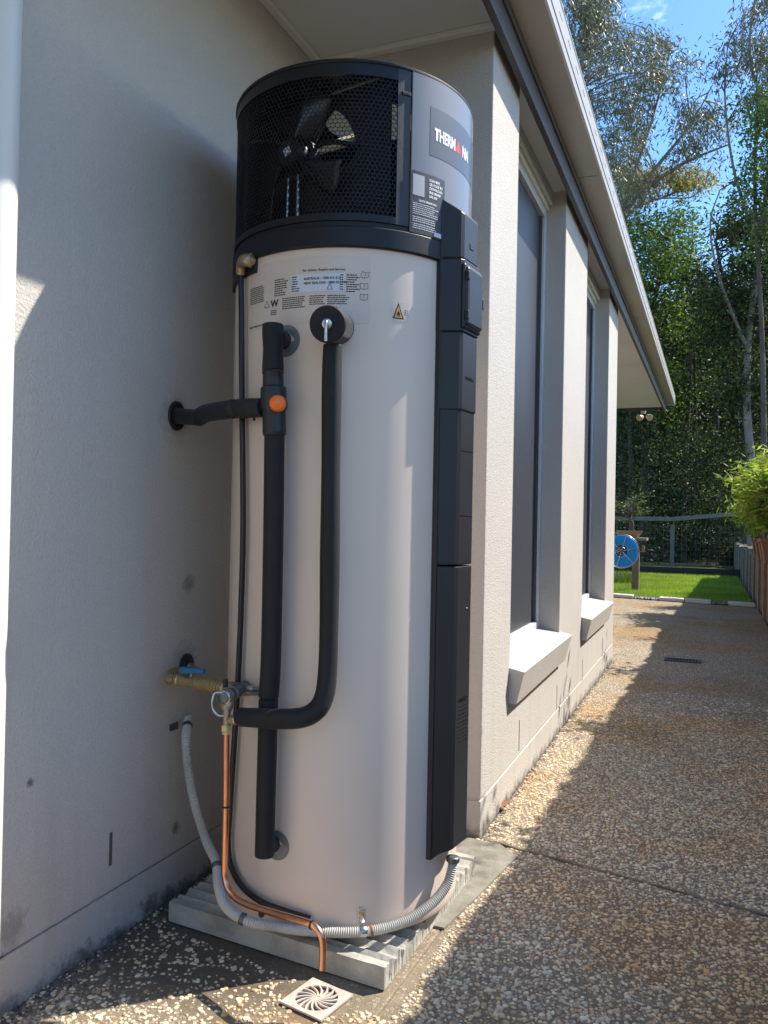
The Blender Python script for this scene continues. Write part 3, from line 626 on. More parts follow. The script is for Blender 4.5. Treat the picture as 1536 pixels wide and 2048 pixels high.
def stroke(pts, wd, mt, parent, rr, name='pictogram', closed=True):
    m = MB(); P = list(pts); k = len(P)
    for i in range(k if closed else k-1):
        (a0, z0), (a1, z1) = P[i], P[(i+1) % k]; s0 = R(a0)*rr; s1 = R(a1)*rr; dx, dz = s1-s0, z1-z0; l = math.hypot(dx, dz); nx_, nz_ = -dz/l*wd/2, dx/l*wd/2
        q = [(s0+nx_, z0+nz_), (s0-nx_, z0-nz_), (s1-nx_, z1-nz_), (s1+nx_, z1+nz_)]; m.add([C3(math.degrees(s/rr), rr, z) for s, z in q], [(0, 1, 2, 3)])
    return wp(m, name, mt, parent)
stroke([(-108, 1.447), (-106.5, 1.4615), (-105, 1.447)], .0012, BPRINT, lab, TR+.0011)
stroke([(-76.2, 1.474), (-75.0, 1.487), (-73.8, 1.474)], .001, BPRINT, wl, TR+.0018)
for zc, sk in ((1.508, 1.2), (1.483, 0), (1.459, 0)):
    stroke([(-61.8, zc-.006), (-60.2, zc-.008), (-58.6, zc-.006), (-58.6+sk*.5, zc+.006), (-60.2+sk*.5, zc+.004), (-61.8+sk*.5, zc+.006)], .0009, BPRINT, lab, TR+.0011); stroke([(-60.2, zc-.008), (-60.2+sk*.5, zc+.004)], .0009, BPRINT, lab, TR+.0011, closed=False)
# flammable warning sticker
fs = decal(-47.6, -39.6, 1.412, 1.455, CLAB, 'warning_sticker'); fs['label'] = 'small flammable warning sticker with orange triangle'
m = MB(); r1 = TR+.0012
m.add([C3(-47.3, r1, 1.417), C3(-41.9, r1, 1.417), C3(-44.6, r1, 1.4535)], [(0, 1, 2)]); wp(m, 'warning_triangle', BPRINT, fs)
m = MB(); r1 = TR+.0016; m.add([C3(-46.5, r1, 1.4195), C3(-42.7, r1, 1.4195), C3(-44.6, r1, 1.447)], [(0, 1, 2)]); wp(m, 'warning_triangle', AMB, fs)
m = MB(); r1 = TR+.0020
fl = [(-45.0, 1.4235), (-45.5, 1.4275), (-45.2, 1.432), (-44.95, 1.430), (-44.6, 1.4365), (-44.15, 1.431), (-43.95, 1.4325), (-43.7, 1.4275), (-44.2, 1.4235)]; m.add([C3(a, r1, z) for a, z in fl], [tuple(range(len(fl)))]); m.add([C3(-45.5, r1, 1.4212), C3(-43.7, r1, 1.4212), C3(-43.7, r1, 1.4224), C3(-45.5, r1, 1.4224)], [(0,1,2,3)]); wp(m, 'flame_symbol', BPRINT, fs)
bars(-41.6, -40.1, 1.4385, 3, .0045, BPRINT, fs, ragged=.2)
# badge and dark information sticker on the grey panel
PR = TR+.0085
bd = decal(-31, 31, 1.797, 1.908, BADGE, 'badge', PR+.0006)
def ltxt(s, az, sz=.036, mt=WPRINT, xs=1.0): return ctext(s, az, 1.836, sz, mt, bd, PR+.0013, bold=.0016, xs=xs)
ltxt('THERM', -28.4, .037, xs=.63); ltxt('NN', -7.6, .037, xs=.66)
m = MB(); m.add([C3(-14.6, PR+.0013, 1.836), C3(-8.6, PR+.0013, 1.836), C3(-11.4, PR+.0013, 1.866)], [(0, 1, 2)]); wp(m, 'lettering', RPRINT, bd)
st = decal(-40.2, -21.5, 1.583+.03, 1.752, STICK, 'information_sticker', PR+.0006)
for k, t_ in enumerate(('SCAN THE', 'QR CODE TO', 'DOWNLOAD', 'THE SMART', 'LIFE APP')): ctext(t_, -31.0, 1.7365-.0092*k, .0082, WPRINT, st, PR+.0012, bold=.0003, xs=.82)
decal(-39.6, -33.6, 1.697, 1.744, mat('grey_print', (.36, .38, .40), .5), 'pale_square', PR+.0010, st)
ctext('QUICK START INFO', -36.5, 1.685, .0058, WPRINT, st, PR+.0012, bold=.0002)
bars(-39.4, -25.5, 1.680, 6, .0046, WPRINT, st, PR+.0012, hgt=.32); bars(-39.4, -25.5, 1.6495, 3, .0046, WPRINT, st, PR+.0012, hgt=.32); bars(-39.4, -25.5, 1.634, 3, .0046, WPRINT, st, PR+.0012, hgt=.32)
decal(-27.8, -23.4, 1.616, 1.626, WLAB, 'barcode_label', PR+.0010, st)
for k in range(9): pass

# --- wiring cover
bn = np.array([math.cos(R(-8)), math.sin(R(-8)), 0]); bt = np.array([-bn[1], bn[0], 0]); T3 = np.array([T[0], T[1], 0])
def BP(n_, b_, z): return T3+bn*n_+bt*b_+np.array([0, 0, z])
def cover(z0, z1, d=0., top=0., bot=0., name='cover'):
    sec = [(.262, -.076-d), (.290, -.076-d), (.328+d, -.055-d), (.333+d, -.046-d), (.333+d, .026+d), (.328+d, .033+d), (.280, .058+d), (.262, .058+d)]
    k = len(sec); m = MB(); V = []
    for z, t in ((z0, -bot), (z1, top)):
        for (n_, b_) in sec: V.append(BP(n_, b_, z-(t*max(0, (n_-.29)/.04) if z == z1 else -bot*max(0, (n_-.29)/.04))))
    m.add(V, [tuple(range(k-1, -1, -1)), tuple(range(k, 2*k))]+[(i, (i+1) % k, k+(i+1) % k, k+i) for i in range(k)]); return m
wc = wp(MB().obox(BP(.275, -.009, .945), bt, up, bn, .070, .745, .018), 'wiring_cover', BLKP, bevel=.003)
def wcp(m, name, mt=BLKP, **k): return m.build(name, mt, wc, **k)
wcp(cover(.205, .868, 0, bot=.018), 'cover_section', bevel=.003)
wcp(cover(.871, 1.232, 0), 'cover_section', bevel=.003); wcp(cover(1.226, 1.405, .0025), 'cover_section', bevel=.003)
wcp(cover(1.405, 1.572, .004), 'cover_section', bevel=.003); wcp(cover(1.573, 1.712, .001, top=.030), 'cover_section', bevel=.004)
for z in (1.135, .985): wcp(MB().obox(BP(.3335, -.01, z), bt, up, bn, .034, .0008, .0006), 'seam')
# isolator flap
fl = wcp(MB().obox(BP(.342, -.011, 1.487), bt, up, bn, .043, .068, .007), 'flap', BLKP, bevel=.008)
wcp(MB().obox(BP(.337, -.011, 1.487), bt, up, bn, .048, .075, .005), 'flap_frame', BLKP, bevel=.006)
wcp(MB().obox(BP(.343, .036, 1.487), bt, up, bn, .005, .012, .005), 'flap_tab', BLKP, bevel=.002)
for z in (1.532, 1.442): wcp(MB().obox(BP(.346, -.053, z), bt, up, bn, .004, .010, .005), 'hinge', BLKP, bevel=.002)
for z in (1.612,): wcp(MB().obox(BP(.3345, -.008, z), bt, up, bn, .009, .007, .001), 'embossed_mark', BLKP, bevel=.001)
# raised lettering on the cover
def ftext(s, b_, z, size, rot=False):
    cu = bpy.data.curves.new('t', 'FONT'); cu.body = s; cu.size = size; cu.extrude = .0006; cu.align_x = 'CENTER'; cu.resolution_u = 2
    ob = bpy.data.objects.new('t', cu); COL.objects.link(ob); bpy.context.view_layer.update()
    me = bpy.data.meshes.new_from_object(ob.evaluated_get(bpy.context.evaluated_depsgraph_get())); bpy.data.objects.remove(ob); bpy.data.curves.remove(cu)
    for v in me.vertices: v.co = Vector(BP(.3365+v.co.z, b_+v.co.x, z+v.co.y))
    me.name = 'raised_lettering'; me.materials.clear(); me.materials.append(BLKP); o = bpy.data.objects.new('raised_lettering', me); COL.objects.link(o); o.parent = wc
ftext('WARNING', -.01, 1.300, .009); ftext('WARNING', -.01, .560, .009)
def rbars(z, rows):
    m = MB()
    for k in range(rows):
        b_ = -.038+random.uniform(0, .008)
        while b_ < .018: 
            wdt = random.uniform(.003, .008); m.obox(BP(.3335, b_+wdt/2, z-k*.009), bt, up, bn, wdt/2, .0014, .0006); b_ += wdt+.002
    o = m.build('raised_lettering', BLKP, wc); o['kind'] = 'stuff'
rbars(1.288, 2); rbars(1.268, 3); rbars(.545, 10)
m = MB(); m.obox(BP(.335, .0, .77), bt, up, bn, .0012, .0015, .0008); wcp(m, 'paint_fleck', WPRINT)
adopt(wh)

# --- clear patches round the pipe stubs
for (px, py, nm) in ((572, 682, 'a'), (553, 1690, 'b')):
    c = oncyl(px, py, TR); az = math.degrees(math.atan2(c[1]-T[1], c[0]-T[0])); m = MB(); K = 40; rad = .036 if nm == 'a' else .033
    m.add([C3(az+math.degrees(rad*math.cos(2*math.pi*k/K)/TR), TR+.0011, c[2]+rad*math.sin(2*math.pi*k/K)) for k in range(K)], [tuple(range(K))])
    o = wp(m, 'stub_patch', DISC); o.matrix_parent_inverse = Matrix.Translation(-Vector(wh.location))

# ================================================================== PLUMBING
def addthing(name, loc, label, cat): return tag(empty(name, loc), label, cat)
# hot/cold lagged pipe with mixing valve
RA = .335
Atop = oncyl(546, 650, RA); Aj = oncyl(546, 742, RA); At = oncyl(545, 806, RA); Ab = oncyl(549, 872, RA); A1 = oncyl(547, 1050, RA); A2 = oncyl(543.5, 1250, RA); A2b = oncyl(541, 1340, RA); A3 = oncyl(537, 1396, RA); A4 = oncyl(535, 1480, RA); A5 = oncyl(532, 1590, RA); A6 = oncyl(529, 1712, RA)
lp = addthing('lagged_pipe', A6, 'thick black foam lagged pipe with orange capped mixing valve, running down heater', 'pipe')
stubT = C3(math.degrees(math.atan2(*(oncyl(566, 672, TR)[1::-1]-T[::-1]))), TR-.01, oncyl(566, 675, TR)[2])
m = MB(); m.tube(spline([Atop+np.array([0, 0, .002]), oncyl(546, 690, RA), Aj], 8), [.0228+.001*math.sin(i*.5) for i in range(17)], 28)
m.tube([oncyl(556, 678, RA-.005), oncyl(568, 680, TR-.005)], .020, 24)
m.build('foam_sleeve', FOAM, lp, smooth=50, bevel=.003)
m = MB(); m.tube(resample(spline([Ab-np.array([0,0,.0]), A1, A2, A2b, A3-np.array([0,0,-.0015])], 10), .02), .0222, 28); m.build('foam_sleeve', FOAM, lp, smooth=50, bevel=.002)
m = MB(); m.tube(resample(spline([A3-np.array([0,0,.0015]), A4, A5, A6], 10), .02), .0212, 28); m.tube([oncyl(530, 1685, RA), oncyl(548, 1688, TR-.005)], .018, 20); m.build('foam_sleeve', FOAM, lp, smooth=50, bevel=.003)
# valve body
vdir = Ab-Aj; vl = np.linalg.norm(vdir); vd = vdir/vl
m = MB(); m.lathe(Aj, vd, [(-.004, .018), (0, .023), (.004, .0245), (.007, .0225), (.034, .023), (.037, .0275), (.042, .028), (.082, .0285), (.088, .0255), (.094, .025), (vl-.016, .0255), (vl-.008, .026), (vl-.002, .0245), (vl+.002, .02)], 36)
m.build('valve_body', BLKP, lp, smooth=50)
oc = oncyl(556, 808, RA+.014); od = oncyl(572, 809, RA+.05)-oc; od = np.array([.45, -.89, 0.]); od /= np.linalg.norm(od)
m = MB(); m.lathe(oc, od, [(0, .0165), (.004, .0185), (.012, .0185), (.019, .0155), (.021, .012)], 14); cap = m.build('adjuster_cap', ORG, lp, smooth=35)
m = MB(); m.lathe(oc-od*.012, od, [(0, .021), (.012, .020)], 24); m.build('cap_collar', BLKP, lp, smooth=40)
adopt(lp)
# branch to the wall
W0_ = onpl(352, 832, 0, LW); B0 = at(530, 815, (At-CAM)@_f+.004)
br = addthing('branch_pipe', W0_, 'lumpy black foam lagged pipe going into hole in left wall', 'pipe')
b1 = at(400, 836, 1.95); b1b = at(415, 826, 1.93); b2 = at(465, 818, 1.85); b3 = at(480, 818, 1.83); b4 = at(495, 815, 1.81)
m = MB(); m.tube(resample(spline([W0_+np.array([-.03, .0, .0]), W0_, b1], 6), .01), .0195, 24); m.build('foam_sleeve', FOAM, br, smooth=50)
m = MB(); m.tube(resample(spline([b1+(b1-b1b)*.2+np.array([0,0,.003]), b1b, b2], 6), .008), .0215, 24); m.build('foam_sleeve', FOAM, br, smooth=50, bevel=.003)
d = B0-b2; L_ = np.linalg.norm(d)
m = MB(); m.lathe(b2, d, [(0, .019), (.003, .0225), (.018, .021), (.022, .018), (.027, .0185), (.031, .0225), (L_-.02, .0215), (L_, .0225)], 28); m.build('pipe_union', BLKP, br, smooth=50)
m = MB(); K = 40; ring = [np.array([LW+.003, W0_[1]+.031*math.cos(2*math.pi*k/K), W0_[2]+.034*math.sin(2*math.pi*k/K)]) for k in range(K+1)]
m.tube(ring, .0035, 8, cap=False); m.add([np.array([LW+.0015, W0_[1]+.031*math.cos(2*math.pi*k/K), W0_[2]+.034*math.sin(2*math.pi*k/K)]) for k in range(K)], [tuple(range(K))]); m.build('wall_seal', BLKP, br, smooth=60)
q = at(508, 839, 1.80); m = MB(); m.lathe(q, (0, 0, 1), [(-.003, .002), (0, .003), (.014, .003)], 10); m.build('test_screw', BLK, br, smooth=60)
adopt(br)
# second lagged pipe: relief valve outlet
RB = .338
Bt = oncyl(666, 690, RB); pb = [Bt, oncyl(664, 740, RB), oncyl(662, 900, RB), oncyl(660, 1100, RB), oncyl(658, 1250, RB), oncyl(655, 1345, RB+.004), oncyl(648, 1395, RB+.012), oncyl(632, 1421, RB+.02), oncyl(605, 1435, RB+.028), oncyl(560, 1438, RB+.034), oncyl(520, 1436, RB+.034), oncyl(480, 1434, RB+.03)]
rv = addthing('relief_pipe', pb[-1], 'black foam lagged pipe bending left at bottom, below round foam capped relief valve', 'pipe')
m = MB(); P = resample(spline(pb, 8), .012); m.tube(P, [.0208+.0006*math.sin(i*.21) for i in range(len(P))], 28); m.build('foam_sleeve', FOAM, rv, smooth=50, bevel=.002)
c0 = oncyl(672, 655, TR-.005); pdir = np.array([-.42+.36, -.93, .03]); pdir = oncyl(655, 648, .40)-oncyl(676, 657, TR-.005); L_ = np.linalg.norm(pdir); 
m = MB(); m.lathe(oncyl(676, 657, TR-.005), pdir, [(0, .036), (L_-.003, .0385), (L_, .036)], 48); m.build('foam_block', FOAM, rv, smooth=40)
e = oncyl(655, 648, .40); pd = pdir/L_
m = MB(); m.lathe(e-pd*.002, pd, [(0, .0125), (.006, .0125), (.010, .010), (.011, .005)], 24); m.build('valve_knob', STEEL, rv, smooth=40)
m = MB(); l0 = e+pd*.010; m.tube(spline([l0+up*.006, l0+pd*.006, l0+pd*.006-up*.018, l0+pd*.003-up*.036], 6), [.003+.0008*(i/18) for i in range(19)], 10)
m.build('lever', STEEL, rv, smooth=50)
adopt(rv)
# brass inlet assembly
bf = addthing('inlet_valve_set', onpl(368, 1322, 0, LW), 'brass inlet valves with blue handle fixed to left wall', 'valve')
FW = onpl(372, 1330, 0, LW)
m = MB(); m.lathe(FW, (1, 0, 0), [(0, .030), (.004, .029), (.012, .016)], 28); m.build('wall_flange', BLKP, bf, smooth=40)
S0 = at(338, 1357, 1.96); S1 = at(352, 1359, 1.95); S2 = at(392, 1366, 1.92); S3 = at(452, 1376, 1.86)
m = MB(); m.tube(spline([FW+np.array([0, 0, 0]), FW+np.array([.03, -.01, -.01]), at(348, 1345, 2.0), S0+np.array([-.004, .0, .0])], 6), .0115, 16); m.build('elbow', BRASSD, bf, smooth=50)
m = MB(); m.lathe(S0-(S1-S0)*.4, S1-S0, [(0, .009), (.006, .0135), (.02, .0135), (.026, .011)], 8); m.build('nut', BRASSD, bf, smooth=30)
d = S2-S1; L_ = np.linalg.norm(d)
m = MB(); m.lathe(S1, d, [(0, .012), (.002, .0145), (.010, .0145), (.012, .013), (L_-.004, .013), (L_-.002, .0155), (L_, .0155)], 20); m.build('ball_valve', BRASS, bf, smooth=35)
d = S3-S2; L_ = np.linalg.norm(d)
m = MB(); prof = [(0, .0155)]
for i in range(9): h0 = .004+i*(L_-.008)/9; prof += [(h0, .0165), (h0+(L_-.008)/9*.6, .0165), (h0+(L_-.008)/9*.62, .0148), (h0+(L_-.008)/9*.95, .0148)]
prof += [(L_, .013)]; m.lathe(S2, d, prof, 20); m.build('check_valve', BRASS, bf, smooth=35)
hb = at(384, 1341, 1.93); hd = at(410, 1343, 1.91)-at(360, 1340, 1.93); hd /= np.linalg.norm(hd); hn = np.cross(hd, up)
m = MB(); m.obox(hb-hd*.014, hd, hn, up, .017, .008, .0075); m.obox(hb+hd*.017, hd, hn, up, .016, .0075, .006); m.build('handle', BLUEP, bf, bevel=.003)
m = MB(); m.tube([at(380, 1362, 1.93), hb-up*.004], .0045, 10); m.build('stem', BRASSD, bf, smooth=50)
V0 = at(459, 1384, 1.80); Ea = at(536, 1384, (A3-CAM)@_f); G0 = at(468, 1375, 1.86)
S4 = at(500, 1380, 1.82)
m = MB(); m.lathe(S3, S4-S3, [(0, .013), (.01, .0155), (.03, .0155), (np.linalg.norm(S4-S3), .013)], 20); m.build('tee', BRASSD, bf, smooth=40)
m = MB(); d = Ea-S4; L_ = np.linalg.norm(d); prof = [(0, .0105)]
for i in range(5): prof += [(.004+i*.006, .0115), (.007+i*.006, .0100)]
prof += [(.036, .010), (L_, .010)]; m.lathe(S4, d, prof, 18); m.build('threaded_nipple', STEEL, bf, smooth=40)
# expansion valve pointing at the camera with lever
X0 = at(490, 1372, 1.84); X1 = at(446, 1396, 1.735); d = X1-X0; L_ = np.linalg.norm(d)
m = MB(); m.lathe(X0, d, [(0, .013), (L_*.35, .013), (L_*.36, .016), (L_*.6, .016), (L_*.62, .0125), (L_*.72, .0125), (L_*.73, .0150), (L_*.8, .0150), (L_*.82, .0125), (L_, .0135), (L_+.002, .011)], 24); m.build('valve_body', STEELD, bf, smooth=40)
m = MB(); m.lathe(X1, d, [(-.012, .0148), (-.002, .0152), (0, .012)], 24); m.build('valve_cap', STEEL, bf, smooth=40)
ll = at(428, 1392, 1.725); m = MB()
m.tube(spline([X1+np.array([0, 0, .012]), at(430, 1386, 1.73), at(425, 1400, 1.725), at(426, 1418, 1.725), at(436, 1430, 1.725), at(447, 1432, 1.73)], 6), .0028, 8); m.build('lever', STEEL, bf, smooth=60)
m = MB(); m.tube([at(451, 1374, 1.79), at(451, 1358, 1.79)], .0055, 10); m.build('screw_cap', BLKP, bf, smooth=40)
# down leg
D0 = at(455, 1398, 1.77); D1 = at(454, 1418, 1.76); D2 = at(453, 1450, 1.755); D3 = at(453, 1468, 1.75)
m = MB(); m.lathe(D0, D1-D0, [(-.01, .0135), (.004, .0145), (.018, .0145), (.022, .012), (np.linalg.norm(D1-D0)+.004, .0105)], 16); m.lathe(D1, D2-D1, [(0, .0085), (np.linalg.norm(D2-D1), .0085)], 16)
m.tube([at(452, 1441, 1.757), at(470, 1440, 1.745)], .0075, 12); m.build('down_tee', BRASSD, bf, smooth=40)
m = MB(); m.lathe(at(464, 1440, 1.75), at(476, 1439, 1.74)-at(464, 1440, 1.75), [(0, .0115), (.012, .0115), (.014, .009)], 6); m.build('compression_nut', BRASS, bf)
m = MB(); m.lathe(D2, D3-D2, [(0, .0105), (.001, .0115), (.014, .0115), (.016, .0095), (.02, .0095)], 6); m.build('compression_nut', BRASS, bf)
adopt(bf)
# copper drain
cp = [at(453, 1462, 1.752), at(452, 1600, 1.758), at(449, 1722, 1.765), at(450, 1752, 1.765), at(458, 1780, 1.755), at(482, 1803, 1.73), at(540, 1824, 1.68), at(610, 1844, 1.615), at(628, 1852, 1.60), at(641, 1868, 1.59), at(646, 1892, 1.585), at(645, 1940, 1.575)]
co = addthing('copper_pipe', cp[-1], 'bright copper drain pipe bent along the heater base, open end over the slab edge', 'pipe')
m = MB(); m.tube(resample(spline(cp, 8), .006), .0072, 24); m.build('tube', COP, co, smooth=60)
def ringat(p, d, r0, r1, wdt, mt, name, parent, n=18): m = MB(); m.lathe(np.array(p)-np.array(d)/np.linalg.norm(d)*wdt/2, d, [(0, r0), (wdt*.2, r1), (wdt*.8, r1), (wdt, r0)], n); return m.build(name, mt, parent, smooth=40)
ringat(at(451.5, 1613, 1.759), (0, 0, 1), .007, .0088, .005, RUB, 'cable_tie', co)
ringat(at(524, 1826, 1.70), cp[6]-cp[5], .0074, .0092, .005, RUB, 'cable_tie', co); ringat(at(624, 1850, 1.603), cp[8]-cp[7], .0074, .0090, .005, RUB, 'cable_tie', co)
adopt(co)
# relief hose from the left elbow
RH = .306
hp_ = [oncyl(482, 545, RH), oncyl(483, 650, RH), oncyl(484, 800, RH), oncyl(486, 960, RH), oncyl(486, 1080, RH), oncyl(482, 1220, RH), oncyl(477, 1340, RH), oncyl(470, 1460, RH), oncyl(461, 1600, RH), oncyl(456, 1690, RH), oncyl(463, 1735, RH), oncyl(486, 1775, RH), oncyl(525, 1805, RH), oncyl(570, 1822, RH), oncyl(620, 1838, RH-.004)]
ho = addthing('drain_hose', hp_[-1], 'thin black drain hose hanging from brass elbow at fan housing', 'hose')
m = MB(); m.tube(resample(spline(hp_, 8), .012), .0068, 14); m.build('hose', RUB, ho, smooth=60)
el = [oncyl(503, 522, TR+.0), oncyl(498, 521, RH+.004), oncyl(488, 522, RH+.008), oncyl(483, 530, RH+.004), oncyl(482, 548, RH)]
m = MB(); m.tube(spline(el, 5), [.0125, .013, .0135, .0145, .0150, .0150, .0150, .0150, .0150, .0150, .0150, .0140, .0130, .0125, .0125, .012, .012, .012, .012, .012, .012], 16); m.build('elbow', BRASSD, ho, smooth=50)
ringat(oncyl(502, 521, RH), oncyl(503, 522, RH)-oncyl(490, 521, RH+.01), .014, .0165, .008, BRASSD, 'nut', ho, 8); ringat(oncyl(482, 542, RH), (0, 0, 1), .011, .013, .012, BRASSD, 'nut', ho, 6)
adopt(ho)
# corrugated conduit
cpth = [onpl(371, 1436, 0, LW)+np.array([.012, -.004, 0]), at(372, 1480, 2.0), at(376, 1535, 1.985), at(390, 1610, 1.95), at(412, 1680, 1.92), at(433, 1725, 1.88), at(437, 1770, 1.83), at(452, 1812, 1.78), at(490, 1840, 1.745),
        oncyl(550, 1853, TR+.022), oncyl(620, 1862, TR+.02), oncyl(690, 1865, TR+.02), oncyl(760, 1858, TR+.02), oncyl(820, 1837, TR+.022), oncyl(866, 1805, TR+.028), oncyl(893, 1770, TR+.032), oncyl(904, 1735, TR+.034), oncyl(906, 1715, TR+.034)]
cz = addthing('conduit', cpth[0], 'grey corrugated cable conduit looping from left wall round the foot of the heater', 'conduit')
P = resample(spline(cpth, 10), .0012); ph = np.arange(len(P))*.0012/.0048*2*math.pi
m = MB(); m.tube(P, list(.0104+.0014*np.sign(np.sin(ph))*np.abs(np.sin(ph))**.5), 16); m.build('corrugated_tube', CONDUIT, cz, smooth=75)
def clip(i, name='saddle_clip', mt=STEELD, w_=.016):
    p = P[i]; d = P[i+4]-P[i-4]; return ringat(p, d, .0118, .0130, w_, mt, name, cz)
clip(30)
q = P[30]; m = MB(); m.obox((LW+.0025, q[1]-.018, q[2]), (0, 1, 0), (0, 0, 1), (1, 0, 0), .017, .009, .0012); m.build('clip_tab', STEELD, cz, bevel=.001)
i2 = int(np.argmin(np.linalg.norm(P-at(433, 1730, 1.87), axis=1))); clip(i2, w_=.012)
i3 = int(np.argmin(np.linalg.norm(P-at(485, 1838, 1.745), axis=1))); clip(i3, w_=.010)
i4 = int(np.argmin(np.linalg.norm(P-oncyl(726, 1863, TR+.02), axis=1))); clip(i4, mt=STEEL, w_=.015)
i5 = int(np.argmin(np.linalg.norm(P-oncyl(742, 1861, TR+.02), axis=1))); ringat(P[i5], P[i5+4]-P[i5-4], .0115, .0125, .006, RUST, 'rust_band', cz)
q = P[i4]; rd = np.r_[q[:2]-T, 0]; rd /= np.linalg.norm(rd); tt = np.cross(up, rd); m = MB(); m.obox(T3+rd*(TR+.0025)+up*(q[2]+.026), tt, up, rd, .0085, .017, .0015); m.build('clip_tab', STEEL, cz, bevel=.002)
m = MB(); m.lathe(T3+rd*(TR+.004)+up*(q[2]+.028), rd, [(0, .006), (.002, .006), (.003, .003)], 14); m.build('screw', BRASS, cz, smooth=40)
ringat(P[-4], P[-1]-P[-6], .013, .0155, .014, STEELD, 'gland', cz)
adopt(cz)
# leftover clip, feet under the heater hidden; slab
sx = [tuple(onpl(338, 1803, 2, .05)[:2]), tuple(onpl(769, 1936, 2, .05)[:2]), tuple(onpl(951, 1712, 2, .05)[:2]), (-1.15, 2.20)]; print('slab', sx)
sl_ = empty('concrete_slab', (-.87, 1.85, 0)); tag(sl_, 'pale ribbed concrete plinth slab under the water heater', 'slab')
def slab():
    m = MB(); n = 15; k = 14; V = []; F = []
    A_, B2, C2, D2_ = [np.array(p) for p in sx]
    rows = []
    for i in range(n*k+1):
        t = i/(n*k); l = A_+(D2_-A_)*t; r_ = B2+(C2-B2)*t; ph = (i % k)/k
        edge = t < .04 or t > .965
        zz = .050 if edge else .052-.011*(.5-.5*math.cos(2*math.pi*min(1, ph*1.0)))**.6
        rows.append((l, r_, zz))
    NX = 26
    for (l, r_, zz) in rows:
        for j in range(NX+1):
            p = l+(r_-l)*j/NX; jx = rng.normal()*.0012 if j in (0, NX) else 0; scal = (.006*math.sin(zz*500) if j == NX else 0)
            V.append((p[0]+jx+scal*.4, p[1], zz+rng.normal()*.0004))
    NN = NX+1
    for i in range(n*k):
        for j in range(NX): F.append((i*NN+j, i*NN+j+1, (i+1)*NN+j+1, (i+1)*NN+j))
    base = len(V)
    for (l, r_, zz) in rows:
        for j in range(NN): 
            p = l+(r_-l)*j/NX; V.append((p[0], p[1], .004))
    m.add(V, F)
    def side(idx): 
        m.f.extend([(idx[i], idx[i+1], base+idx[i+1], base+idx[i]) for i in range(len(idx)-1)])
    side(list(range(NN))); side([i*NN+NX for i in range(n*k+1)]); side([n*k*NN+j for j in range(NX, -1, -1)]); side([i*NN for i in range(n*k, -1, -1)])
    return m.build('plinth', CONC, sl_, smooth=35)
slab()
m = MB(); m.add([(x, y, z) for z in (0.001, .0065) for x, y in ((-.60, 1.85), (-.572, 1.85), (-.545, 2.03), (-.505, 2.33), (-.575, 2.40), (-1.2, 2.42), (-1.2, 2.2), (-.60, 2.19))], [tuple(range(7, -1, -1)), tuple(range(8, 16))]+[(i, (i+1) % 8, 8+(i+1) % 8, 8+i) for i in range(8)])
m.build('mortar_bed', CONCD, sl_)
for i in range(3): 
    a = random.uniform(0, 6)
m = MB(); m.lathe((T[0], T[1], .035), (0, 0, 1), [(0, .24), (.022, .25)], 48); m.build('base_pad', DARK, wh).matrix_parent_inverse = Matrix.Translation(-Vector(wh.location))
adopt(sl_)

# drain grate by the slab
gc = np.array([-.721, 1.475, .003]); gr = empty('drain_grate', gc); tag(gr, 'square pale floor drain grate with curved vanes, below the copper pipe', 'drain grate')
ga = R(-12); gx_ = np.array([math.cos(ga), math.sin(ga), 0]); gy_ = np.array([-math.sin(ga), math.cos(ga), 0]); h_ = .052
m = MB(); K = 48
def sq(q): c_, s_ = math.cos(q), math.sin(q); t = h_/max(abs(c_), abs(s_)); return gx_*c_*t+gy_*s_*t
for z in (0, .004): m.v += [tuple(gc+sq(2*math.pi*k/K)+up*z) for k in range(K)]+[tuple(gc+(gx_*math.cos(2*math.pi*k/K)+gy_*math.sin(2*math.pi*k/K))*.043+up*z) for k in range(K)]
for k in range(K):
    k2 = (k+1) % K; m.f += [(2*K+k, 2*K+k2, 3*K+k2, 3*K+k), (k, k2, 2*K+k2, 2*K+k), (K+k, K+k2, 3*K+k2, 3*K+k)]
m.build('rim', GRATE, gr)
m = MB(); m.lathe(gc-up*.003, up, [(0, .0425), (.001, .0425)], 32); m.build('sump', mat('sump_brown', (.22, .17, .13), .8), gr)
m = MB(); m.lathe(gc+up*.000, up, [(0, .009), (.003, .008)], 16); m.build('hub', GRATE, gr, smooth=40)
for k in range(16):
    q0 = 2*math.pi*k/16; pts = [gc+(gx_*math.cos(q0+.55*t)+gy_*math.sin(q0+.55*t))*(.007+.037*t)+up*.0015 for t in np.linspace(0, 1, 6)]
    m = MB(); m.tube(pts, .0027, 6); m.build('vane', GRATE, gr, smooth=60)
adopt(gr)
# second drain grate far on the path
dc = np.array([-.172, 6.219, .001]); g2 = empty('drain_grate', dc); tag(g2, 'dark rectangular slotted drain grate in the middle of the path', 'drain grate')
m = MB(); a, b = .125, .062
for (x0, x1, y0, y1) in ((-a, a, -b, -b+.016), (-a, a, b-.016, b), (-a, -a+.022, -b+.016, b-.016), (a-.022, a, -b+.016, b-.016)): m.box(dc[0]+x0, dc[0]+x1, dc[1]+y0, dc[1]+y1, .001, .009)
m.build('frame', GRATD, g2)
m = MB(); m.box(dc[0]-a+.022, dc[0]+a-.022, dc[1]-b+.016, dc[1]+b-.016, .0008, .002); m.build('sump', DARK, g2)
for k in range(9):
    x = dc[0]-a+.04+k*.0213; m = MB(); m.box(x-.0045, x+.0045, dc[1]-b+.016, dc[1]+b-.016, .002, .008); m.build('bar', GRATD, g2)
adopt(g2)
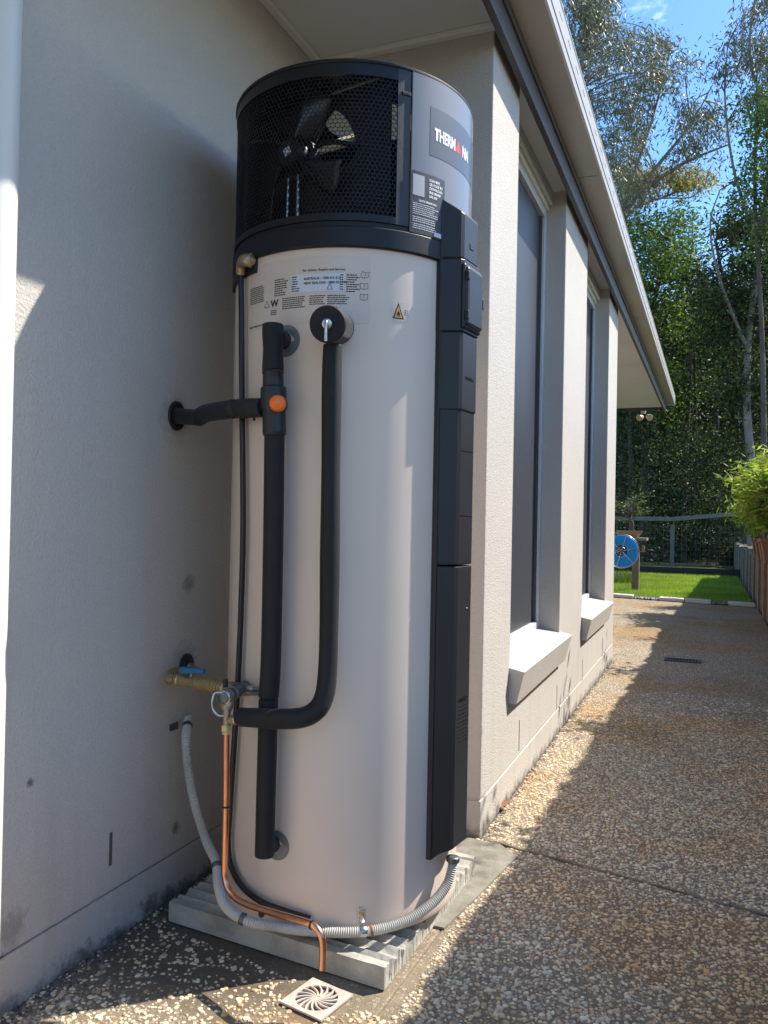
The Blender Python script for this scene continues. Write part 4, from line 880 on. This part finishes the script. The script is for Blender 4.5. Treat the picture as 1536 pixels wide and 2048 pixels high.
# fallen leaves and a spring clip
def fallen(x, y, z, s, rz, tilt, label):
    m = MB(); pts = [(-.5, 0), (-.3, .22), (-.32, .42), (-.1, .28), (.05, .5), (.15, .24), (.5, .12), (.3, 0), (.48, -.2), (.12, -.22), (0, -.48), (-.12, -.25), (-.36, -.36), (-.3, -.15)]
    n = len(pts); c_, s_ = math.cos(rz), math.sin(rz); V = [(x+(a*c_-b*s_)*s, y+(a*s_+b*c_)*s, z+s*(tilt*a+.15*abs(b)+.04)) for a, b in pts]+[(x, y, z+s*.02)]
    m.add(V, [(i, (i+1) % n, n) for i in range(n)]); o = m.build('fallen_leaf', DRYL); sm = o.modifiers.new('t', 'SOLIDIFY'); sm.thickness = .0006; tag(o, label, 'leaf')
q = onpl(1003, 1614, 2, .01); fallen(q[0]+.012, q[1], .02, .055, .5, .5, 'pinkish brown dry leaf leaning against the house wall near the corner')
q = onpl(1050, 1545, 2, 0); fallen(q[0], q[1], .004, .04, 1.5, .25, 'small dry leaf at the foot of the sunlit wall below the sill')
q = onpl(1207, 1555, 2, 0); fallen(q[0], q[1], .003, .03, 2.2, .1, 'tan leaf scrap lying in the shaded middle of the path')
sc = onpl(292, 1710, 0, LW+.004)
m = MB()
# security light at the far eave corner
lc = onpl(1287, 826, 2, 2.43+kx(11)); lo = empty('security_light', lc); tag(lo, 'small cream twin head security light hanging under the far eave corner', 'light')
m = MB(); m.lathe(lc, (0, 0, 1), [(-.01, .03), (.02, .035), (.10, .035)], 20); m.build('mount', WHT, lo, smooth=40)
for s_ in (-1, 1):
    m = MB(); cpt = lc+np.array([.05*s_+.02, -.03, -.06]); m.lathe(cpt, (s_*.5, -.6, -.35), [(-.04, .015), (-.02, .032), (.02, .045), (.04, .048), (.045, .04)], 20); o = m.build('lamp_head', mat('lamp_amber', (.55, .42, .28), .4), lo, smooth=40)
adopt(lo)

# ================================================================== GARDEN
# retaining wall of upright timber sleepers
rw = empty('retaining_wall', (.56, 8, 0)); tag(rw, 'low retaining wall of upright brown timber sleepers along the right of the path', 'retaining wall')
y = -2.0; k = 0
me0 = None
while y < 21:
    wd = .19; big = (8.6 < y < 10.9)
    m = MB(); h0 = .60+random.uniform(-.015, .015); x0 = .56+random.uniform(-.006, .006) - (.03 if (k % 6 == 0) else 0)
    m.box(x0, x0+.075, y, y+wd-.008, -.04, h0); m.build('sleeper', TIMB if y < 12.5 else TIM, rw, bevel=.004); y += wd; k += 1
adopt(rw)
m = MB(); m.box(.64, 7, -3, 40, -.04, .57); tag(m.build('terrace', SOIL, kind='structure'), 'raised garden bed soil behind the retaining wall', None)
# boundary fence of palings
fn = empty('paling_fence', (.9, 4, .57)); tag(fn, 'tall timber paling boundary fence standing on the raised bed', 'fence')
y = 1.70; k = 0; FX = .72
while y < 17:
    h0 = 1.84+random.uniform(-.02, .02); FX = .70+.13*min(1, max(0, (y-2)/5))+.035*max(0, y-9); m = MB(); m.box(FX, FX+.016, y, y+.095, .571, h0); m.build('paling', TIM, fn); y += .099
for z in (.8, 1.55): m = MB(); m.add([(.717, 1.7, z), (.76, 1.7, z), (.89, 7, z), (.89, 9.7, z), (.847, 9.7, z), (.847, 7, z), (.717, 2, z)]+[(.717, 1.7, z+.07), (.76, 1.7, z+.07), (.89, 7, z+.07), (.89, 9.7, z+.07), (.847, 9.7, z+.07), (.847, 7, z+.07), (.717, 2, z+.07)], [(6,5,4,3,2,1,0), (7,8,9,10,11,12,13)]+[(i, (i+1) % 7, 7+(i+1) % 7, 7+i) for i in range(7)]); m.build('rail', TIM, fn)
adopt(fn)

# --- leaf generator
def leafset(centres, per, spread, size, pal, droop=.5, aspect=.28, flat=1., name='crown', parent=None, material=None, shade=None, mode='leaf', label=None, cat=None, kind=None):
    """elongated leaf quads (kite shaped) in clumps; centres: (n,3)"""
    material = material or LEAF
    c = np.repeat(np.asarray(centres), per, 0); n = len(c)
    off = rng.normal(0, 1, (n, 3))*np.asarray(spread)*np.array([1, 1, flat]); p = c+off
    d = rng.normal(0, 1, (n, 3)); d[:, 2] = d[:, 2]*.5-droop*1.6; d /= np.linalg.norm(d, axis=1)[:, None]
    s = rng.normal(0, 1, (n, 3)); s -= d*(s*d).sum(1)[:, None]; s /= np.linalg.norm(s, axis=1)[:, None]
    L_ = size*rng.uniform(.6, 1.3, n)[:, None]; w_ = L_*aspect*.5
    V = np.stack([p, p+d*L_*.45+s*w_, p+d*L_, p+d*L_*.45-s*w_], 1)
    pc = np.repeat(rng.integers(0, len(pal), len(centres)), per); alt = rng.integers(0, len(pal), n); pick = np.where(rng.random(n) < .55, pc, alt)
    col = np.array(pal)[pick]*rng.uniform(.65, 1.3, (n, 1))
    return fast_mesh(name, V.reshape(-1, 3), 4, col, material, parent, label, cat, kind)
GUM = [(.13,.16,.115), (.17,.19,.14), (.10,.13,.09), (.19,.20,.12), (.21,.19,.11)]
GRN = [(.075,.14,.035), (.11,.19,.045), (.06,.11,.035), (.16,.23,.06)]
DKG = [(.022,.04,.016), (.035,.058,.022), (.018,.034,.016), (.05,.072,.028), (.085,.10,.035)]
LIM = [(.30,.40,.05), (.22,.33,.04), (.38,.43,.08), (.16,.25,.04), (.42,.42,.11)]
def Z(px, py, d): return at(px, py, d)
def poly_clumps(poly, n, d0, d1, thr=0., seed=0, sc=.012):
    """clump centres seen inside an outline of the photograph, spread through the crown's own depth"""
    xs = [p[0] for p in poly]; ys = [p[1] for p in poly]; o = []; r_ = random.Random(seed); tries = 0
    from mathutils import noise as mn
    while len(o) < n and tries < n*60:
        tries += 1; x = r_.uniform(min(xs), max(xs)); y_ = r_.uniform(min(ys), max(ys)); ins = False; j = len(poly)-1
        for i in range(len(poly)):
            if (poly[i][1] > y_) != (poly[j][1] > y_) and x < (poly[j][0]-poly[i][0])*(y_-poly[i][1])/(poly[j][1]-poly[i][1])+poly[i][0]: ins = not ins
            j = i
        if ins and mn.noise(Vector((x*sc, y_*sc, seed*3.7))) > thr-r_.random()*.25: o.append(Z(x, y_, r_.uniform(d0, d1)))
    return np.array(o)
def connect(limbs, cs, rad=.03, every=1):
    """thin curved twigs from the nearest limb point to each clump"""
    pts = np.concatenate(limbs); m = MB()
    for c in cs[::every]:
        dd = np.linalg.norm(pts-c, axis=1)+np.maximum(0, (pts[:, 2]-c[2]))*1.5; a = pts[int(np.argmin(dd))]; L_ = np.linalg.norm(c-a)
        if L_ < .05 or L_ > 4.5: continue
        mid = (a+c)/2+np.array([rng.normal()*.05, rng.normal()*.05, .10])*L_
        m.tube(spline([a, mid, c], 3), list(np.linspace(rad*min(1, .35+L_*.25), rad*.18, 7)), 5, cap=False)
    return m
def tree(name, label, limbs, radii, cs, per, spread, size, pal, bark, droop=.6, aspect=.25, twig=.03, every=1, group=None, flat=1., lm=None):
    base = limbs[0][0]; t = empty(name, base); tag(t, label, 'tree', group)
    m = MB(); L2 = []
    for l, (ra, rb) in zip(limbs, radii):
        P = resample(spline(l, 5), .25); L2.append(P); m.tube(P, list(np.linspace(ra, rb, len(P))), 8, cap=False)
    m.build('trunk', bark, t, smooth=60)
    tw = connect([p[len(p)//4:] if i == 0 else p for i, p in enumerate(L2)], cs, twig, every)
    if tw.v: tw.build('twigs', bark, t, smooth=60, kind='stuff')
    leafset(cs, per, spread, size, pal, droop, aspect, flat, 'crown', t, lm)
    adopt(t); return t
# near gum whose limbs fan up to the right over the gutter
D = 21
limbs = [[Z(1150, 1150, D), Z(1165, 800, D), Z(1185, 600, D), Z(1225, 450, D)],
         [Z(1225, 450, D), Z(1290, 380, D-.4), Z(1370, 325, D-.8), Z(1455, 290, D-1)],
         [Z(1225, 450, D), Z(1300, 350, D), Z(1380, 250, D+.3), Z(1425, 170, D+.5)],
         [Z(1225, 450, D), Z(1270, 340, D+.5), Z(1310, 220, D+.8), Z(1340, 100, D+1)],
         [Z(1185, 600, D), Z(1190, 350, D+1), Z(1215, 290, D+.6), Z(1290, 280, D+.4)],
         [Z(1185, 600, D), Z(1160, 300, D-.5), Z(1165, 120, D-.3), Z(1180, -80, D)],
         [Z(1225, 450, D), Z(1300, 400, D+.8), Z(1380, 395, D+1), Z(1410, 370, D+1)]]
rad_ = [(.2, .12), (.075, .02), (.07, .015), (.06, .015), (.05, .015), (.08, .02), (.045, .012)]
pg = [(1120, -60), (1225, -60), (1240, 60), (1290, 60), (1350, 75), (1385, 130), (1420, 190), (1455, 210), (1475, 290), (1440, 330), (1395, 340), (1380, 310), (1300, 400), (1240, 420), (1180, 330), (1120, 200)]
cs = np.concatenate([poly_clumps(pg, 270, D-1.8, D+2, .02, 3, .014), poly_clumps([(1130, -60), (1215, -60), (1235, 40), (1200, 200), (1150, 150)], 60, D-1.5, D+1.5, -.1, 13)])
tree('gum_tree', 'tall gum tree with thin fanned limbs rising above the gutter', limbs, rad_, cs, 62, (.18, .18, .16), .15, GUM, BARK, .75, .22, .028, lm=LEAFG)
cs = poly_clumps([(1235, 330), (1420, 345), (1425, 375), (1385, 410), (1290, 410), (1240, 380)], 60, 23, 24.5, -.1, 5)
tree('gum_tree', 'golden leaved gum branch of the tree standing behind the fanned limbs', [[Z(1200, 1150, 24), Z(1205, 700, 24), Z(1240, 450, 24), Z(1350, 385, 24)]], [(.16, .03)], cs, 80, (.22, .22, .16), .15, [(.26,.20,.06), (.20,.18,.07), (.30,.24,.07), (.14,.14,.06)], BARK, .5, .25, .025)
# right gum, leaning in from the upper right
D = 19
limbs = [[Z(1540, 1150, D), Z(1500, 900, D), Z(1495, 700, D), Z(1520, 500, D), Z(1545, 250, D), Z(1560, 0, D)], [Z(1520, 500, D), Z(1470, 350, D), Z(1450, 200, D), Z(1455, 90, D)], [Z(1545, 250, D), Z(1500, 120, D), Z(1510, 0, D), Z(1530, -100, D)], [Z(1495, 700, D), Z(1440, 560, D-.5), Z(1420, 450, D-.6), Z(1440, 380, D-.5)]]
pg = [(1420, 110), (1470, 50), (1510, -60), (1680, -80), (1700, 500), (1560, 420), (1540, 250), (1480, 200), (1440, 180), (1425, 140)]
cs = poly_clumps(pg, 170, D-1.5, D+1.5, .02, 8, .02)
tree('gum_tree', 'grey green gum tree leaning in at the upper right of the photo', limbs, [(.11, .03), (.045, .012), (.045, .012), (.045, .012)], cs, 70, (.20, .20, .2), .15, GUM, BARK, .8, .22, .026, lm=LEAFG)
cs = poly_clumps([(1480, 200), (1560, 180), (1620, 500), (1500, 520), (1470, 400), (1500, 300)], 70, 17, 18.5, -.05, 9)
tree('vine_clad_tree', 'bright leafy vine covered trunk at the right edge', [[Z(1530, 1150, 17.8), Z(1525, 700, 17.8), Z(1510, 400, 17.8), Z(1515, 200, 17.8)]], [(.07, .03)], cs, 80, (.18, .18, .22), .10, GRN, BARKD, .4, .5, .02)
# middle canopy
D = 23
cs = poly_clumps([(1200, 430), (1300, 420), (1390, 430), (1400, 500), (1390, 600), (1445, 640), (1430, 760), (1330, 860), (1200, 860), (1180, 600)], 190, D-1.5, D+1.5, -.05, 21, .02)
tree('bushy_tree', 'bright green bushy tree directly behind the end of the gutter', [[Z(1290, 1150, D), Z(1290, 850, D), Z(1300, 650, D), Z(1340, 480, D)], [Z(1300, 700, D), Z(1360, 580, D), Z(1385, 500, D)], [Z(1290, 800, D), Z(1350, 700, D), Z(1420, 660, D)]], [(.15, .04), (.05, .02), (.05, .02)], cs, 150, (.28, .28, .2), .13, GRN, BARKD, .3, .38, .025)
D = 20
cs = poly_clumps([(1430, 440), (1500, 400), (1600, 420), (1680, 700), (1600, 900), (1440, 900), (1420, 700), (1400, 600), (1380, 540), (1400, 480)], 190, D-1.5, D+1.5, .0, 22, .02)
tree('broad_tree', 'dark broadleaf tree with two pale stems at the right', [[Z(1490, 1150, D), Z(1490, 850, D), Z(1465, 650, D), Z(1430, 480, D)], [Z(1500, 1150, D+.2), Z(1500, 850, D+.2), Z(1510, 700, D), Z(1530, 600, D)]], [(.085, .03), (.075, .03)], cs, 130, (.26, .26, .2), .13, DKG+[(.10,.13,.04), (.07,.11,.035), (.12,.15,.05)], BARKD, .35, .4, .025)
# dark wood behind, stems one can tell apart
def wood(i, x, d, top, lab, pal=DKG, n=120, per=250, spread=.40, size=.125, w_=60):
    pg = [(x-w_*.9, top+30), (x, top-20), (x+w_*.9, top+20), (x+w_*1.3, 700), (x+w_*1.2, 1050), (x-w_*1.2, 1050), (x-w_*1.3, 700)]
    cs = poly_clumps(pg, n, d-1.2, d+1.2, -.3, 40+i)
    tree('wood_tree', lab, [[Z(x+5, 1120, d), Z(x, 950, d), Z(x-6, 750, d), Z(x+8, top+80, d)]], [(.13, .04)], cs, per, (spread, spread, spread*.8), size, pal, BARKD, .35, .42, .02, every=2, group='dark trees of the wood behind the garden')
labs = ['dark wood tree just right of the house wall, behind the bonsai', 'dark wood tree behind the left rail of the far fence', 'dark wood tree behind the fence post', 'dark wood tree right of the fence post', 'dark wood tree above the right end of the fence rail', 'dark wood tree behind the potted shrubs', 'dark wood tree at the right edge of the photo']
for i, (x, d, top) in enumerate([(1215, 27, 760), (1265, 30, 700), (1325, 26, 620), (1385, 31, 600), (1440, 27, 600), (1500, 29, 560), (1570, 26, 520)]): wood(i, x, d, top, labs[i])
# back mass of the forest, reads as one
cs = np.stack([rng.uniform(-14, 12, 1500), rng.uniform(33, 38, 1500), rng.uniform(0, 9.0, 1500)], 1)
leafset(cs, 46, (.8, .6, .7), .34, [(.02,.035,.015), (.03,.05,.02), (.05,.075,.025)], .3, .5, 1, 'forest', None, None, label='far dense forest behind the trees', cat='forest', kind='stuff')
# thin stems in the understory
for i, (x, d) in enumerate([(1262, 21.5), (1370, 22.5), (1366, 24.5), (1392, 23), (1420, 26), (1435, 24), (1312, 25), (1240, 24), (1480, 23.5)]):
    pth = [Z(x+random.uniform(-4, 4), 1128, d), Z(x, 950, d), Z(x+random.uniform(-12, 12), 780, d), Z(x+random.uniform(-20, 20), 600, d)]
    s = empty('slender_tree', pth[0]); m = MB(); P = resample(spline(pth, 4), .4); m.tube(P, list(np.linspace(.07, .035, len(P))), 8); m.build('trunk', BARKD, s, smooth=60)
    cs = np.array([P[-1-k*2]+rng.normal(0, .3, 3) for k in range(5) for _ in range(3)]); leafset(cs, 60, (.35, .35, .25), .13, DKG, .4, .4, 1, 'crown', s); adopt(s)
    tag(s, ['slender pale stemmed tree behind the bonsai stand', 'slender reddish stemmed tree just right of the fence post', 'thin tree behind the reddish stem', 'thin leaning tree between post and shrubs', 'thin tree in the middle of the right fence bay', 'thin grey tree behind the right fence bay', 'thin tree left of the fence post', 'thin dark tree close to the house wall', 'thin tree behind the pots'][i], 'tree')
# understory
cs = poly_clumps([(1180, 1060), (1180, 850), (1640, 850), (1640, 1120), (1180, 1125)], 420, 19.6, 25, -.5, 60)
leafset(cs, 120, (.30, .30, .25), .10, DKG+[(.10,.13,.05), (.13,.16,.09)], .3, .38, 1, 'undergrowth', None, None, label='dark leafy undergrowth behind the far fence', cat='undergrowth', kind='stuff')

# far fence
ff = empty('garden_fence', Z(1347, 1122, 18.2)); tag(ff, 'grey timber rail and wire fence across the far end of the lawn', 'fence')
pF = [Z(1190, 1036, 18.0), Z(1345, 1038, 18.2), Z(1500, 1026, 17.4)]
pB = [np.array([p[0], p[1], 0]) for p in pF]
for a_, b_ in ((0, 1), (1, 2)):
    d = pF[b_]-pF[a_]; d[2] = 0; L_ = np.linalg.norm(d); ax = d/L_; 
    m = MB(); m.obox((pF[a_]+pF[b_])/2, pF[b_]-pF[a_], np.cross(ax, up), up, np.linalg.norm(pF[b_]-pF[a_])/2-.003, .02, .045); m.build('rail', TIM, ff, bevel=.004)
    m = MB()
    for k in range(int(L_/.1)): p = pB[a_]+ax*k*.1; m.tube([p+up*.1, p+up*1.0], .0018, 4)
    for k in range(9): m.tube([pB[a_]+up*(.12+k*.105), pB[b_]+up*(.12+k*.105)], .0016, 4)
    o = m.build('wire_mesh', STEELD, ff); o['kind'] = 'stuff'
for p in pB: m = MB(); m.box(p[0]-.045, p[0]+.045, p[1]+.026, p[1]+.11, 0, 1.0); m.build('post', TIM, ff, bevel=.005)
adopt(ff)
m = MB(); q0, q1 = onpl(1228, 1140, 2, .0), onpl(1500, 1136, 2, 0)
m.box(-4.5, .56, 16.9, 17.0, 0, .16); tag(m.build('garden_edging', TIMD), 'long dark timber board edging the far side of the lawn', 'edging')
# tall rough grass clump left of the lawn
blades('grass', 5000, (-2.6, -1.15), (13.6, 15.2), (.06, .20), .008, [(.09,.14,.035), (.12,.17,.04), (.07,.11,.03)], 'darker unmown grass tufts at the left of the lawn')

# bonsai on its stand
bc = Z(1258, 1080, 11.9); bst = empty('plant_stand', (bc[0], bc[1], 0)); tag(bst, 'timber plant stand with a square top, under the bonsai', 'stand')
zt = Z(1258, 1075, 11.9)[2]
m = MB(); m.box(bc[0]-.24, bc[0]+.26, bc[1]-.2, bc[1]+.2, zt-.04, zt); m.build('top_board', TIM, bst, bevel=.004)
m = MB(); m.box(bc[0]+.05, bc[0]+.15, bc[1]-.05, bc[1]+.05, -.02, zt-.04); m.build('pedestal', TIMB, bst, bevel=.006)
adopt(bst)
bo = empty('bonsai', (bc[0], bc[1], zt)); tag(bo, 'sparse bonsai tree in a shallow tan pot on the plant stand', 'bonsai')
m = MB()
K = 28; prof = [(.0, .125), (.03, .15), (.085, .185), (.10, .19), (.10, .165), (.08, .155)]
for (h, r_) in prof: m.v += [(bc[0]+r_*math.cos(2*math.pi*k/K), bc[1]+r_*.7*math.sin(2*math.pi*k/K), zt+h) for k in range(K)]
for i in range(len(prof)-1): m.f += [(i*K+k, i*K+(k+1) % K, (i+1)*K+(k+1) % K, (i+1)*K+k) for k in range(K)]
m.f.append(tuple(range(K-1, -1, -1))); m.f.append(tuple((len(prof)-1)*K+k for k in range(K))); m.build('pot', POTD, bo, smooth=40)
b0 = np.array([bc[0]+.02, bc[1], zt+.08]); lm = []
m = MB(); tr = spline([b0, b0+np.array([.02, 0, .12]), b0+np.array([-.03, .02, .25]), b0+np.array([0, 0, .38])], 5); m.tube(tr, list(np.linspace(.035, .015, len(tr))), 8); tips = []
for k in range(26):
    s0 = tr[random.randrange(5, len(tr))]; a = random.uniform(0, 6.28); l = random.uniform(.12, .30); e1 = s0+np.array([math.cos(a)*l, math.sin(a)*l*.8, random.uniform(.0, .22)]); m.tube(spline([s0, (s0+e1)/2+np.array([0, 0, .03]), e1], 3), list(np.linspace(.010, .003, 7)), 5); tips.append(e1)
m.build('trunk', BARKD, bo, smooth=60)
leafset(np.array(tips), 26, (.05, .05, .025), .035, [(.09,.13,.05), (.13,.16,.08), (.06,.09,.04)], .0, .45, 1, 'crown', bo)
adopt(bo)
# hose reel on its post
hc = Z(1243, 1102, 10.6); hr = empty('hose_reel', (hc[0], hc[1]+.1, 0)); tag(hr, 'blue garden hose coiled on a wire spoked reel beside the house', 'hose reel')
hz = np.array([.10, -1, 0.]); hz /= np.linalg.norm(hz); hx_ = np.cross(hz, up); hx_ = -hx_
K = 40
def ringpts(rad, dz): return [hc+hz*dz+hx_*rad*math.cos(2*math.pi*k/K)+up*rad*math.sin(2*math.pi*k/K) for k in range(K+1)]
m = MB()
for i in range(7):
    for j in range(4): m.tube(ringpts(.085+i*.0185+.002*j, -.055+j*.028), .0082, 8, cap=False)
m.build('hose_coil', HOSE, hr, smooth=60)
for dz in (.045, -.085):
    m = MB(); m.tube(ringpts(.222, dz), .0045, 6, cap=False); m.tube(ringpts(.05, dz), .004, 6, cap=False); m.build('wire_rim', STEEL, hr, smooth=60)
    for k in range(6):
        q = k*math.pi/3+.25; m = MB(); v = hx_*math.cos(q)+up*math.sin(q); m.tube([hc+hz*dz+v*.02, hc+hz*(dz+.008)+v*.12, hc+hz*dz+v*.222], .0035, 6); m.build('spoke', STEEL, hr, smooth=60)
m = MB(); m.tube([hc-hz*.12, hc+hz*.07], .015, 12); m.build('axle', STEELD, hr, smooth=60)
m = MB(); m.tube([hc+hx_*.15+hz*.05, hc+hx_*.30+hz*.05], .005, 8); m.lathe(hc+hx_*.27+hz*.06+up*.04, (0, 0, 1), [(-.04, .012), (-.02, .02), (.02, .02), (.04, .014)], 12); m.build('crank_handle', TIMB, hr, smooth=50)
m = MB(); m.tube([hc-hz*.12, np.array([-1.597, hc[1]+.10, hc[2]])], .014, 10); m.box(-1.598, -1.59, hc[1]+.04, hc[1]+.16, hc[2]-.07, hc[2]+.07); m.build('wall_bracket', STEELD, hr, smooth=50)
tl = [hc-hx_*.20-up*.05, hc-hx_*.205-up*.2, hc-hx_*.17-up*.38, hc-hx_*.16-up*(hc[2]-.03)]
m = MB(); m.tube(spline(tl, 5), .0085, 8); m.build('hose_tail', mat('teal_hose', (.05, .30, .33), .4), hr, smooth=60)
adopt(hr)

# pots and shrubs on the raised bed
def pot(x, y_, r_, h, z0, label, mt=POT):
    t = empty('plant_pot', (x, y_, z0)); tag(t, label, 'pot', None)
    m = MB(); s = r_; V = []
    for (h_, q) in ((0, .78), (h*.82, 1.0), (h*.82, 1.1), (h, 1.12), (h, .98), (h*.85, .95)): V += [(x+s*q*a, y_+s*q*b, z0+h_) for a, b in ((-1,-1),(1,-1),(1,1),(-1,1))]
    m.add(V, [(3,2,1,0), (20,21,22,23)]+[(4*i+k, 4*i+(k+1) % 4, 4*i+4+(k+1) % 4, 4*i+4+k) for i in range(5) for k in range(4)]); m.build('pot', mt, t, bevel=.006)
    m = MB(); m.box(x-s*.94, x+s*.94, y_-s*.94, y_+s*.94, z0+h*.8, z0+h*.86); m.build('soil', SOIL, t); adopt(t); return t
pots = [(.63, 9.9, .13, .24), (.64, 10.9, .13, .24), (.63, 9.25, .14, .26), (.64, 11.9, .12, .22)]
pl_ = ['brown square pot second along the retaining wall top', 'brown square pot beyond it, third along the retaining wall', 'nearest brown square pot on the retaining wall', 'farthest small brown pot on the retaining wall']
for (x, y_, r_, h), lb in zip(pots, pl_): pot(x, y_, r_, h, .605, lb)
def shrub(c, r_, h, n, pal, label, size=.09, aspect=.24, droop=.1, stems=14, per=16):
    t = empty('shrub', c); tag(t, label, 'shrub'); c = np.array(c); m = MB(); tips = []
    for k in range(stems):
        a = random.uniform(0, 6.28); q = random.random()**.6; e1 = c+np.array([math.cos(a)*r_*q, math.sin(a)*r_*q, h*random.uniform(.45, 1.0)]); mid = c+(e1-c)*np.array([.35, .35, .6]); P = spline([c, mid, e1], 6); m.tube(P, list(np.linspace(.008, .003, len(P))), 5)
        for f in (5, 7, 9, 10, 11, 12): tips.append(P[f]+rng.normal(0, .03, 3))
    m.build('stems', BARK, t, smooth=60); tips = np.array(tips)
    leafset(tips, per, (.075, .075, .07), size, pal, droop, aspect, 1, 'foliage', t); adopt(t)
shrub((.56, 9.9, .83), .36, 1.0, 0, LIM, 'large yellow green shrub in the second pot leaning over the path', .12, .24, .1, 22)
shrub((.60, 9.25, .85), .26, .75, 0, LIM, 'bright lime shrub in the nearest pot', .13, .22, .15, 16)
shrub((.58, 10.9, .83), .30, .70, 0, LIM[:4], 'drooping yellow green shrub in the third pot', .11, .16, .7, 18)
shrub((.60, 11.9, .81), .28, .55, 0, GRN, 'dark green shrub at the far end of the pots', .08, .3, .2, 14)
for i, (x, y_, h) in enumerate([(.72, 8.2, 1.35), (.70, 6.6, 1.5), (.72, 5.0, 1.45), (.70, 3.5, 1.48), (.72, 12.9, 1.2)]):
    shrub((x, y_, .57), .16, h, 0, GRN, ['green shrub before the paling fence nearest the pots', 'slender green shrub before the middle of the paling fence', 'green shrub beside the fence, level with second window', 'green shrub beside the fence, level with first window', 'green shrub behind the end of the paling fence'][i], .07, .35, .1, 9, 9)
print('built')
